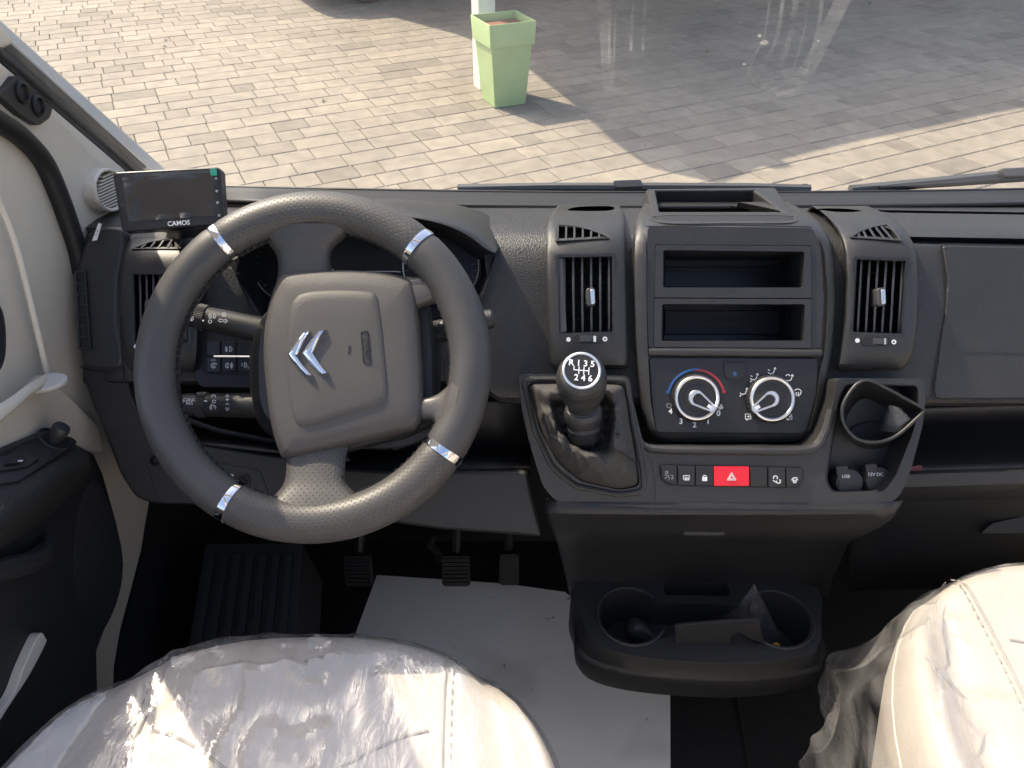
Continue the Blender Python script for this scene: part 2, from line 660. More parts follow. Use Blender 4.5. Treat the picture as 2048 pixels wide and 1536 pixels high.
# ------------------------------------------------------------------ outside: ground, paving, planter, canopy, car
def ground():
    m = MB()
    n = 2
    m.prism([(-400, -400, -.05), (400, -400, -.05), (400, 400, -.05), (-400, 400, -.05)], Vector((0, 0, -.2)))
    g = m.build('ground', 'joint_sand', smooth=False)
    tag(g, 'sandy bed under the paved yard', 'ground', kind='structure')

    yard = thing('paved_yard', 'yard of beige concrete pavers laid in staggered courses', 'paving', kind='structure')
    m = MB()
    m.prism([(-9, -3, -.011), (10, -3, -.011), (10, 22, -.011), (-9, 22, -.011)], Vector((0, 0, -.03)))
    m.build('joint_bed', 'joint_sand', yard, smooth=False)
    ang = rad(26.4)
    ux, uy = Vector((math.cos(ang), math.sin(ang), 0)), Vector((-math.sin(ang), math.cos(ang), 0))
    W = .20
    gap = .0048

    def paver_mesh(L):
        mb = MB()
        hl, hw, c = L / 2 - gap / 2, W / 2 - gap / 2, .005
        def ring(dx, z):
            return [(-hl + dx, -hw + dx, z), (hl - dx, -hw + dx, z), (hl - dx, hw - dx, z), (-hl + dx, hw - dx, z)]
        vs = mb.grid([ring(0, -.04), ring(0, -c), ring(c, 0)], cv=True)
        mb.fan(vs[-1])
        return mb
    lens = (.16, .24, .32)
    cand = []
    rng = random.Random(3)
    for r in range(-30, 110):
        s = -14 + rng.random() * .3
        while s < 16:
            L = rng.choice(lens)
            c = ux * (s + L / 2) + uy * (r * W)
            s += L
            if c.y < -2.8 or c.y > 21.5 or abs(c.x) > 8.8:
                continue
            # pixel in the picture
            v = c - EYE
            d = v.dot(-NV)
            px, py = 1024 + F * v.dot(RT) / d, 768 - F * v.dot(UP) / d
            vis = -40 < px < 2090 and -30 < py < 395
            cand.append((0 if vis else 1, c.length, c, L, rng.uniform(-.0015, .0015), rng.uniform(-.006, .006)))
    cand.sort(key=lambda q: (q[0], q[1]))
    mesh = {}
    for L in lens:
        o = paver_mesh(L).build('paver', 'paver', None, smooth=False)
        mesh[L] = o.data
        bpy.data.objects.remove(o)
    big = MB()
    for i, (v, d, c, L, dz, tw) in enumerate(cand):
        if i < 300:
            o = bpy.data.objects.new('paver', mesh[L])
            COL.objects.link(o)
            o.parent = yard
            o.location = (c.x, c.y, dz)
            o.rotation_euler = (tw * .6, tw * .4, ang + tw * .4)
        else:
            hl, hw, ch = L / 2 - gap / 2, W / 2 - gap / 2, .005
            rows = []
            for dx, z in ((0, -.03), (0, -ch), (ch, 0)):
                rows.append([c + ux * (sx * (hl - dx)) + uy * (sy * (hw - dx)) + Vector((0, 0, z + dz)) for sx, sy in ((-1, -1), (1, -1), (1, 1), (-1, 1))])
            vs = big.grid(rows, cv=True)
            big.fan(vs[-1])
    me = bpy.data.meshes.new('far_pavers')
    big.bm.to_mesh(me)
    big.bm.free()
    me.materials.append(M['paver'])
    o = bpy.data.objects.new('far_pavers', me)
    COL.objects.link(o)
    o.parent = yard
    o['kind'] = 'stuff'
    # weeds in the joints
    for (px, py, h) in ((648, 203, .03), (1738, 8, .05), (1415, 104, .025), (968, 186, .02)):
        c = hz(px, py, 0)
        mb = MB()
        for k in range(14):
            a = rng.random() * 6.28
            q = c + Vector((math.cos(a), math.sin(a), 0)) * rng.random() * .02
            tip = q + Vector((math.cos(a) * .02, math.sin(a) * .02, h * rng.uniform(.5, 1)))
            sd = Vector((-math.sin(a), math.cos(a), 0)) * .003
            mb.bm.faces.new([mb.bm.verts.new(x) for x in (q - sd, q + sd, tip)])
        w = mb.build('weed', mat('weed', (.10, .15, .03), .7) if 'weed' not in M else M['weed'], smooth=False)
        tag(w, {648: 'tiny green weed in a sunlit paving joint', 1738: 'green weed tuft at the far edge of the shaded paving', 1415: 'small yellowish weed in the shaded paving', 968: 'dry weed at the foot of the green planter'}[px], 'weed', 'weeds in the paving joints')


ground()


def planter():
    t = thing('planter', 'tall square pale green plastic planter standing on the paving', 'planter')
    c0 = Vector((-.137, 5.824, 0))
    e1 = Vector((math.cos(rad(24)), math.sin(rad(24)), 0))
    e2 = Vector((-e1.y, e1.x, 0))
    W = .385

    def ring(z, w):
        c = c0 + (e1 + e2) * .125 + Vector((.01, 0, 0))
        h = w / 2
        return [c + e1 * a * h + e2 * b * h + Vector((0, 0, z)) for a, b in ((-1, -1), (1, -1), (1, 1), (-1, 1))]
    m = MB()
    vs = m.grid([ring(.004, .25), ring(.43, .315), ring(.43, .345), ring(.585, .358), ring(.59, .355), ring(.588, .340), ring(.5, .33)], cv=True)
    m.build('pot', 'planter', t, bevel=.004)
    m = MB()
    r = ring(.535, .332)
    m.prism(r, Vector((0, 0, -.05)))
    m.build('soil', 'soil', t, smooth=False)
    # dirt washed out around its foot: the pot's damp footprint on the pavers
    return t


planter()


def canopy():
    t = thing('canopy', 'white post of a carport canopy standing behind the green planter', 'canopy')
    h = 3.0
    sh = [(1.2, 4.50), (.86, 4.72), (.70, 5.1), (.47, 5.9), (.15, 6.8), (-.2, 7.5), (-.5, 7.93), (-1.14, 8.57), (-2.6, 10.0), (-2.0, 14), (10, 16), (12, 9.6), (3.7, 5.88), (2.15, 5.15), (1.60, 4.84), (1.36, 4.64)]
    off = Vector((SUN_DIR.x, SUN_DIR.y, 0)) / -SUN_DIR.z * h
    m = MB()
    m.prism([Vector((x, y, h)) - off for x, y in sh], Vector((0, 0, .09)))
    m.build('roof', 'roof_sheet', t, smooth=False)
    for (x, y) in ((-.215, 6.33), (6.2, 12.6), (-3.2, 12.8)):
        m = MB()
        m.box((x, y, 1.5), Vector((.062, .03, 0)), Vector((-.03, .062, 0)), Vector((0, 0, 1.5)))
        m.build('post', 'post_white', t, bevel=.006)


canopy()


def parked_car():
    t = thing('parked_car', 'dark parked car at the far edge of the yard, only its tyre showing', 'car')
    ax = -Vector((math.cos(rad(28)), math.sin(rad(28)), 0))
    ay = Vector((ax.y, -ax.x, 0))
    o = hz(742, 8, 0) + ay * .12
    def at(s, w, z):
        return o + ax * s + ay * w + Vector((0, 0, z))
    for s in (0, -2.6):
        for w in (0, 1.45):
            m = MB()
            m.lathe(at(s, w, .315), ay, [(.17, -.09), (.29, -.1), (.315, -.07), (.315, .07), (.29, .1), (.17, .09)], 36)
            wh = m.build('wheel', 'tyre', t)
            m = MB()
            m.lathe(at(s, w, .315), ay, [(.165, -.095), (.15, -.06), (.05, -.07), (.02, -.09)], 24)
            m.build('rim', 'satin', wh)
    prof = [(-3.5, .3), (-3.55, .62), (-3.35, .86), (-2.9, .93), (-2.45, 1.38), (-1.9, 1.47), (-.9, 1.46), (-.25, 1.2), (0, .98), (.55, .86), (.75, .62), (.72, .3)]
    def sec(w, k):
        return [at(lerp(-1.4, s, k), w, lerp(.6, z, k if z > .9 else 1)) for s, z in prof]
    m = MB()
    m.grid([sec(-.14, .955), sec(-.12, .99), sec(.1, 1), sec(1.35, 1), sec(1.57, .99), sec(1.59, .955)])
    for w, k in ((-.14, .955), (1.59, .955)):
        m.fan([m.bm.verts.new(q) for q in sec(w, k)])
    bot = [at(s, w, .3) for s, w in ((-3.4, -.1), (.68, -.1), (.68, 1.55), (-3.4, 1.55))]
    m.fan([m.bm.verts.new(q) for q in bot])
    m.build('body', 'car_paint', t, recalc=True)
    m = MB()
    m.prism([at(s, -.145, z) for s, z in ((-2.75, .95), (-2.35, 1.34), (-1.9, 1.40), (-.95, 1.39), (-.3, .98))], ay * .02)
    m.build('side_window', 'car_glass', t, smooth=False)


parked_car()

# ------------------------------------------------------------------ the cab shell
FLOOR = CAMH - 1.25
XL = -.56                                   # inner side of the left door
van = thing('van_cab', 'cab shell of a camper van with cream pillar trim and black floor', 'van')


def shell():
    m = MB()
    m.box((.28, .35, FLOOR - .03), Vector((1.0, 0, 0)), Vector((0, .95, 0)), Vector((0, 0, .03)))
    fl = m.build('floor', 'rubber', van, smooth=False)
    # raised tread pads of the rubber floor beside the mat, in offset rows
    m0 = MB()
    m0.prism([(x, y, 0) for x, y in rpoly([(-.026, -.0065), (.026, -.0065), (.026, .0065), (-.026, .0065)], .006, 3)], Vector((0, 0, .0022)))
    o0 = m0.build('tread_pad', 'rubber', None, bevel=.0008)
    mesh = o0.data
    bpy.data.objects.remove(o0)
    g0, g1 = hz(1472, 1390, FLOOR), hz(1497, 1536, FLOOR)
    for i in range(-3, 4):
        for j in range(9):
            x = .37 + i * .085 + (j % 2) * .0425
            y = .45 + j * .037
            o = bpy.data.objects.new('tread_pad', mesh)
            COL.objects.link(o)
            o.location = (x, y, FLOOR)
            o.parent = fl
    m = MB()
    m.tube([g0 + (g0 - g1) * 1.5 + Vector((0, 0, .001)), g1 + (g1 - g0) * 2 + Vector((0, 0, .001))], .004, 6)
    m.build('floor_joint', 'black', fl)
    # bulkhead behind the pedals
    m = MB()
    m.box((.28, 1.19, FLOOR + .345), Vector((.9, 0, 0)), Vector((0, .015, 0)), Vector((0, 0, .355)))
    m.build('bulkhead', 'black', van, smooth=False)
    m = MB()
    m.grid([[(x, 1.165, FLOOR + .30), (x, 1.12, FLOOR + .03), (x, 1.08, FLOOR + .003)] for x in (-.60, 1.16)])
    m.build('toe_board', 'black', van, solid=.01)
    # the header above the windscreen, and the bonnet ahead of it
    m = MB()
    m.box((.28, .37, CAMH + .50), Vector((.92, 0, 0)), Vector((0, .06, 0)), Vector((0, 0, .03)))
    m.build('roof_header', 'beige', van, bevel=.01)
    # added rear bar of a roof left open to brighten the cab floor
    m = MB()
    m.box((.28, -1.3, CAMH + .50), Vector((.92, 0, 0)), Vector((0, .12, 0)), Vector((0, 0, .03)))
    m.build('open_roof_bar', 'beige', van, bevel=.01)
    m = MB()
    m.grid([[(x, y, z) for y, z in ((1.215, 1.345), (1.32, 1.27), (1.55, 1.08), (1.72, .82), (1.76, .45))] for x in (-.55, 0, .55, 1.1)])
    m.build('bonnet', 'body_paint', van, solid=.01)
    # far side wall and its pillar, beyond the passenger
    m = MB()
    m.box((1.16, .35, FLOOR + .33), Vector((.02, 0, 0)), Vector((0, .95, 0)), Vector((0, 0, .36)))
    m.build('side_wall', 'beige', van, bevel=.005)
    m = MB()
    m.tube([(1.16, 1.17, 1.40), (1.15, .80, 1.85), (1.12, .42, 2.40)], .05, 10)
    m.build('pillar', 'beige', van)
    m = MB()
    m.prism([(-.583, y, z) for y, z in ((.55, FLOOR - .03), (1.22, FLOOR - .03), (1.22, 1.36), (1.10, 1.44), (.95, 1.44), (.80, 1.33), (.55, 1.30))], Vector((-.04, 0, 0)))
    m.build('door_aperture', 'rubber', van, smooth=False)
    # unseen pale floor and white walls, added to bounce sunlight onto the mat
    m = MB()
    m.box((.28, -1.6, FLOOR - .031), Vector((1.0, 0, 0)), Vector((0, 1.0, 0)), Vector((0, 0, .03)))
    m.build('bounce_floor', 'bounce_pale', van, smooth=False)
    m = MB()
    m.box((.28, -2.55, FLOOR + .85), Vector((1.0, 0, 0)), Vector((0, .05, 0)), Vector((0, 0, .88)))
    m.build('bounce_wall', 'bounce_white', van, smooth=False)
    for x in (-.74, 1.30):
        m = MB()
        m.box((x, -1.5, FLOOR + .45), Vector((.03, 0, 0)), Vector((0, 1.0, 0)), Vector((0, 0, .48)))
        m.build('bounce_side_wall', 'bounce_white', van, smooth=False)
    # rear corner posts of the cab
    for x in (-.62, 1.18):
        m = MB()
        m.box((x, -.45, 1.55), Vector((.03, 0, 0)), Vector((0, .09, 0)), Vector((0, 0, .9)))
        m.build('door_post', 'beige', van, bevel=.01)


shell()


def windscreen():
    """Raked, slightly bowed pane; its foot follows the seal along the facia."""
    rows = []
    NX = 24
    for j in range(9):
        t = j / 8
        row = []
        for i in range(NX + 1):
            s = i / NX
            x = lerp(-.60, 1.17, s)
            bow = .10 * (1 - (2 * s - 1) ** 2)
            y = lerp(1.085, .40, t) + bow
            z = lerp(1.41, 2.33, t) + .02 * math.sin(math.pi * t)
            row.append(Vector((x, y, z)))
        rows.append(row)
    m = MB()
    m.grid(rows)
    g = m.build('windscreen', 'glass', None)
    tag(g, 'large curved windscreen with faint wiper smears above the dashboard', 'windscreen')
    return g


ws = windscreen()


def ws_point(px, py):
    """Where the windscreen's mean plane is crossed."""
    r = ray(px, py)
    a, b = Vector((.28, 1.165, 1.41)), Vector((0, -.685, .92))
    n = Vector((0, .92, .685)).normalized()
    t = (a - EYE).dot(n) / r.dot(n)
    return EYE + r * t - n * .006

# ------------------------------------------------------------------ dashboard
dash = thing('dashboard', 'dark grey moulded plastic dashboard with vents and centre stack', 'dashboard')

PROF = [(384, 1.225), (390, 1.205), (402, 1.165), (413, 1.13), (424, 1.095), (438, 1.055), (455, 1.02), (475, .997), (500, .988), (600, .986), (740, .986), (795, .986), (806, .992), (812, 1.01)]


def prof_d(py):
    for (a, da), (b, db) in zip(PROF, PROF[1:]):
        if py <= b:
            return lerp(da, db, max(0, (py - a) / (b - a)))
    return PROF[-1][1]


def dash_body():
    pys = [384, 390, 402, 408, 413, 418, 424, 431, 438, 446, 455, 465, 475, 487, 500, 550, 600, 680, 740, 780, 795, 801, 806, 812]
    pxs = [160, 175, 190, 220, 260] + list(range(300, 2300, 50)) + [2310, 2420]
    rows = []
    for py in pys:
        D = prof_d(py)
        row = []
        for px in pxs:
            dd = D
            yy = py
            if px < 230:                      # the end of the dash turns away towards the door
                k = (230 - px) / 70
                dd = D + .05 * k * k * (1 if py > 455 else .4)
            if px < 1000 and py > 735:        # driver's side: the facia ends higher
                yy = 735 + (py - 735) * .45
            row.append(P(px, yy, dd))
        rows.append(row)
    top = [p + Vector((0, .03, -.09)) for p in rows[0]]
    bot = [p + Vector((0, .16, .02)) for p in rows[-1]]
    m = MB()
    rear = [lerp(a, b, .5) + Vector((0, .03, 0)) for a, b in zip(bot, top)]
    vs = m.grid([top] + rows + [bot, rear], cu=True)
    for j in (0, -1):                         # close the ends
        m.fan([r[j] for r in vs])
    o = m.build('facia', 'dash', dash)
    cs = []
    cs.append(cutbox([(250, 548), (385, 548), (385, 692), (252, 692)], .90, 1.06, .975))
    cs.append(cutbox([(470, 452), (960, 452), (975, 560), (930, 640), (800, 660), (540, 660), (478, 560)], .90, 1.085, .985))
    cs.append(cutbox(rpoly([(1128, 406), (1240, 404), (1238, 418), (1150, 421)], 6), .95, 1.16, 1.05))
    cs.append(cutbox([(1316, 500), (1622, 500), (1622, 690), (1316, 690)], .9, 1.12, .986))
    cs.append(cutbox([(1113, 512), (1228, 512), (1228, 668), (1113, 668)], .9, 1.06, .97))
    cs.append(cutbox([(1703, 514), (1818, 514), (1818, 670), (1703, 670)], .9, 1.06, .97))
    cs.append(cutbox([(1822, 471), (2300, 482), (2300, 498), (1828, 487)], .9, 1.03, .992))
    cs.append(cutbox([(1735, 413), (2300, 432), (2300, 440), (1780, 425)], .95, 1.16, 1.09))
    cs.append(cutbox([(1309, 374), (1506, 374), (1568, 427), (1318, 427)], .95, 1.25, 1.05))
    cut(o, cs)
    return o


dash_body()


def loft_pod(name, rows, mat_, back=.07, r=.006, parent=dash):
    """A raised pod: rows (py, left px, right px, D) with rounded shoulders that run back into the facia."""
    m = MB()
    out = []
    for (py, xl, xr, D) in rows:
        w = xr - xl
        k = r * F / D
        line = [(xl - 1, D + back), (xl - 1, D + r * 1.2), (xl + k * .3, D + r * .35), (xl + k, D), (xl + w * .3, D - .0008), (xl + w * .5, D - .001), (xl + w * .7, D - .0008), (xr - k, D), (xr - k * .3, D + r * .35), (xr + 1, D + r * 1.2), (xr + 1, D + back)]
        out.append([P(x, py, d) for x, d in line])
    first = [p + Vector((0, .05, -.05)) for p in out[0]]
    last = [P(lerp(rows[-1][1], rows[-1][2], i / 10), rows[-1][0] + 3, rows[-1][3] + back) for i in range(11)]
    vs = m.grid([first] + out + [last], cv=True)
    m.fan(vs[0])
    m.fan(vs[-1])
    return m.build(name, mat_, parent)


def mark_pair(parent, dx0, dy0, dx1, dy1, D):
    slab('open_mark', circ(dx0, dy0, 4.6, 16), D, .0004, 'white_print', parent, bevel=0, smooth=False)
    slab('closed_mark', circ(dx1, dy1, 4.8, 16), D, .0004, 'white_print', parent, bevel=0, holes=[circ(dx1, dy1, 2.2, 12)], smooth=False)


def vent(parent, q, D, n=6, knob=None, wheel=None, marks=None, cheek=None):
    """Adjustable air vent in the opening q (four corners), with upright blades, a rocker and a thumb wheel."""
    tl, tr, br, bl = [Vector(p) for p in q]
    v = thing('air_vent', None, None)
    v.parent = parent
    ol = [tl + Vector((-6, -6)), tr + Vector((6, -6)), br + Vector((6, 6)), bl + Vector((-6, 6))]
    # lining of the opening
    m = MB()
    for a, b in ((tl, tr), (tr, br), (br, bl), (bl, tl)):
        m.grid([[P(a.x, a.y, D + .002), P(b.x, b.y, D + .002)], [P(a.x, a.y, D + .08), P(b.x, b.y, D + .08)]])
    m.prism([P(p.x, p.y, D + .078) for p in (tl, tr, br, bl)], -NV * .004)
    m.build('lining', 'black', v, solid=.001, smooth=False)
    slab('frame', rpoly(ol, 5), D + .001, .012, 'vent_black', v, bevel=.0012, holes=[rpoly([tl, tr, br, bl], 4)])
    for i in range(n):
        t = (i + .62) / n
        a, b = lerp(tl, tr, t), lerp(bl, br, t)
        pts = []
        for k in range(9):
            s = k / 8
            p = lerp(a, b, s)
            bow = 4 * s * (1 - s)
            pts.append((p, D + .010 - .007 * bow))
        m = MB()
        m.grid([[P(p.x - 2.3, p.y, d), P(p.x + 2.3, p.y, d), P(p.x + 1.4, p.y, d + .022), P(p.x - 1.4, p.y, d + .022)] for p, d in pts], cv=True)
        m.build('blade', 'slat', v, bevel=.0005)
    for j in range(4):
        s = (j + .8) / 4.6
        a, b = lerp(tl, bl, s), lerp(tr, br, s)
        m = MB()
        m.grid([[P(a.x, a.y - 2, D + .045), P(b.x, b.y - 2, D + .045)], [P(a.x, a.y + 2, D + .045), P(b.x, b.y + 2, D + .045)], [P(a.x, a.y + 2, D + .06), P(b.x, b.y + 2, D + .06)]])
        m.build('rear_blade', 'vent_black', v, solid=.001)
    if knob:
        kx, ky = knob
        k = slab('rocker', rpoly([(kx - 10, ky - 18), (kx + 8, ky - 20), (kx + 10, ky + 17), (kx - 8, ky + 19)], 7), D - .006, .02, 'slat', v, bevel=.0022, seg=3)
        slab('insert', rpoly([(kx - 2, ky - 15), (kx + 7, ky - 16), (kx + 8, ky + 13), (kx - 0, ky + 15)], 3), D - .0075, .004, 'satin', k, bevel=.0008)
    if wheel:
        x0, x1, y0 = wheel
        slab('slot', rpoly(box2(x0 - 5, y0 - 10, x1 + 5, y0 + 9), 8), D - .0014, .002, 'black', v, bevel=.0004)
        m = MB()
        n_ = 40
        c = P((x0 + x1) / 2, y0, D + .0085)
        R_ = (x1 - x0) / 2 * D / F * .98
        prof = []
        rows = []
        for s in (-6, 6):
            rows.append([])
            for i in range(n_ * 2):
                a = math.pi * i / n_
                rr = R_ * (1 if i % 2 else .955)
                rows[-1].append(c + RT * (math.cos(a) * rr) + NV * (math.sin(a) * rr * .95) - UP * (s * D / F))
        vs = m.grid(rows, cv=True)
        m.fan(vs[0])
        m.fan(vs[1])
        m.build('thumb_wheel', 'slat', v, angle=20)
        m = MB()
        m.box(P(x1 - 9, y0, D - .0005 + .0), RT * .0016, UP * .0035, NV * .003)
        m.build('wheel_mark', 'white_print', v, smooth=False)
    if marks:
        mark_pair(v, *marks, D - .0016)
    return v


def demist(parent, outline, bars, Df):
    """Small three-cornered side-window vent let into the curved top of a pod: rim, dark throat and bars."""
    d = thing('demister_vent', None, None)
    d.parent = parent
    o = [Vector(p) for p in outline]
    c = sum(o, Vector((0, 0))) / len(o)
    outer = [c + (p - c) * 1.07 + (p - c).normalized() * 5 for p in o]
    def plate(name, pts, lift, t, mt, bevel, holes=(), par=d):
        m = MB()
        m.prism([P(x, y, Df(y) - lift) for x, y in pts], -NV * t, [[P(x, y, Df(y) - lift) for x, y in h] for h in holes])
        return m.build(name, mt, par, bevel=bevel)
    plate('throat', [c + (p - c) * 1.03 for p in o], -.020, .002, 'black', 0)
    plate('rim', rpoly(outer, 6), .0040, .008, 'stack', .0012, [o])
    for a, b in bars:
        a, b = Vector(a), Vector(b)
        n = Vector((-(b - a).y, (b - a).x)).normalized() * 2.0
        plate('bar', [a - n, b - n, b + n, a + n], .0032, .003, 'stack', .0004)
    return d


def curve_d(rows):
    def f(y):
        for (a, _, _, da), (b, _, _, db) in zip(rows, rows[1:]):
            if y <= b:
                return lerp(da, db, max(0, (y - a) / (b - a)))
        return rows[-1][3]
    return f


def side_pods():
    # left of the stack
    R_ = [(410, 1118, 1238, 1.075), (424, 1106, 1244, 1.035), (440, 1099, 1247, 1.0), (458, 1095, 1249, .976), (480, 1093, 1250, .962), (505, 1092, 1251, .955), (560, 1093, 1252, .952), (660, 1096, 1254, .952), (712, 1100, 1256, .953), (730, 1104, 1255, .957), (738, 1112, 1250, .965)]
    pod = loft_pod('vent_pod', R_, 'stack')
    cut(pod, [cutbox([(1115, 513), (1226, 511), (1226, 666), (1118, 668)], .9, 1.06), cutbox(spl([(1135, 420), (1160, 407), (1226, 405), (1222, 421), (1170, 424)], 4, True), .95, 1.12, 1.045), cutbox([(1118, 450), (1148, 452), (1178, 459), (1202, 468), (1214, 474), (1117, 480)], .93, 1.0, .972)])
    vent(pod, [(1117, 514), (1225, 512), (1225, 664), (1119, 667)], .951, knob=(1182, 594), wheel=(1150, 1198, 678), marks=(1137, 679, 1210, 678))
    slab('cheek', [(1116, 515), (1126, 517), (1134, 664), (1120, 666)], .953, .012, 'slat', pod, bevel=.001)
    tri = [(1118, 450), (1148, 452), (1178, 459), (1202, 468), (1214, 474), (1117, 480)]
    demist(pod, tri, [((1133, 450), (1132, 480)), ((1149, 452), (1149, 479)), ((1166, 455), (1166, 478)), ((1183, 459), (1182, 477)), ((1199, 465), (1199, 476))], curve_d(R_))
    # right of the stack
    R_ = [(412, 1625, 1735, 1.075), (424, 1645, 1762, 1.035), (440, 1662, 1790, 1.0), (458, 1675, 1808, .976), (480, 1684, 1822, .962), (505, 1690, 1832, .955), (560, 1693, 1838, .952), (640, 1690, 1836, .952), (700, 1682, 1828, .953), (728, 1676, 1818, .957), (740, 1676, 1802, .965)]
    pod = loft_pod('vent_pod', R_, 'stack')
    cut(pod, [cutbox([(1711, 518), (1814, 521), (1804, 668), (1703, 664)], .9, 1.06), cutbox(spl([(1640, 414), (1690, 413), (1722, 422), (1690, 428), (1660, 425)], 4, True), .95, 1.10, 1.045), cutbox([(1706, 473), (1722, 463), (1746, 454), (1774, 449), (1788, 463), (1799, 479)], .93, 1.0, .972)])
    vent(pod, [(1713, 518), (1812, 521), (1803, 668), (1705, 665)], .951, knob=(1764, 594), wheel=(1730, 1776, 683), marks=(1715, 681, 1788, 684))
    tri = [(1706, 473), (1722, 463), (1746, 454), (1774, 449), (1788, 463), (1799, 479)]
    demist(pod, tri, [((1718, 466), (1720, 475)), ((1727, 461), (1735, 476)), ((1740, 457), (1753, 477)), ((1752, 454), (1770, 477)), ((1763, 452), (1786, 478))], curve_d(R_))
    # beside the driver's door
    R_ = [(452, 305, 400, 1.05), (466, 275, 400, 1.015), (482, 256, 400, .99), (505, 246, 400, .972), (540, 241, 400, .964), (620, 240, 398, .962), (690, 246, 396, .963), (725, 252, 394, .967), (742, 262, 390, .976)]
    pod = loft_pod('vent_pod', R_, 'dash_smooth')
    cut(pod, [cutbox([(258, 546), (378, 546), (376, 686), (262, 684)], .9, 1.06), cutbox([(268, 496), (300, 484), (340, 476), (392, 471), (394, 496)], .94, 1.02, .985)])
    vent(pod, [(258, 546), (378, 546), (376, 686), (262, 684)], .962, n=9, knob=(297, 618), wheel=(290, 335, 695), marks=(272, 693, 344, 697))
    tri = [(268, 496), (300, 484), (340, 476), (392, 471), (394, 496)]
    demist(pod, tri, [((292, 487), (282, 496)), ((310, 482), (300, 496)), ((328, 478), (316, 496)), ((346, 475), (334, 496)), ((366, 473), (354, 496))], curve_d(R_))


side_pods()


def dash_end():
    """The outer end of the dash by the door, with its narrow upright grille."""
    v = thing('side_grille', None, None)
    v.parent = dash
    D = .9825
    ol = [(152, 546), (167, 544), (177, 694), (160, 695)]
    slab('grille_back', ol, D, .002, 'black', v, bevel=0)
    big = [(148, 542), (170, 540), (181, 698), (157, 699)]
    slab('grille_frame', big, D - .003, .004, 'dash_smooth', v, bevel=.0008, holes=[ol])
    for i in range(1, 7):
        y = lerp(546, 694, i / 7)
        x0, x1 = lerp(152, 160, i / 7), lerp(167, 177, i / 7)
        slab('bar', box2(x0 - 1, y - 1.6, x1 + 1, y + 1.6), D - .0025, .003, 'dash_smooth', v, bevel=.0004)
    # seams in the end cap
    strokes('panel_gap', [[(160, 735), (248, 736)], spl([(262, 505), (243, 540), (238, 600), (243, 700), (252, 780), (285, 860)], 5)], 2.2, .984, 'black', dash)
    slab('end_cap', spl([(172, 470), (205, 452), (246, 458), (250, 500), (240, 560), (239, 640), (246, 732), (166, 734), (158, 640), (153, 540)], 5, True), .985, .06, 'dash_smooth', dash, bevel=.008, seg=4)
    tg = MB()
    tg.prism([P(x, y, .978) for x, y in ((184, 482), (197, 446), (203, 448), (194, 480))], -NV * .0006)
    s = tg.build('paper_tag', 'label_white', dash, smooth=False)
    ptext('tag_print', 'SN 28', 194, 466, .9778, 4, 'grey_print', s, ang=72)


dash_end()


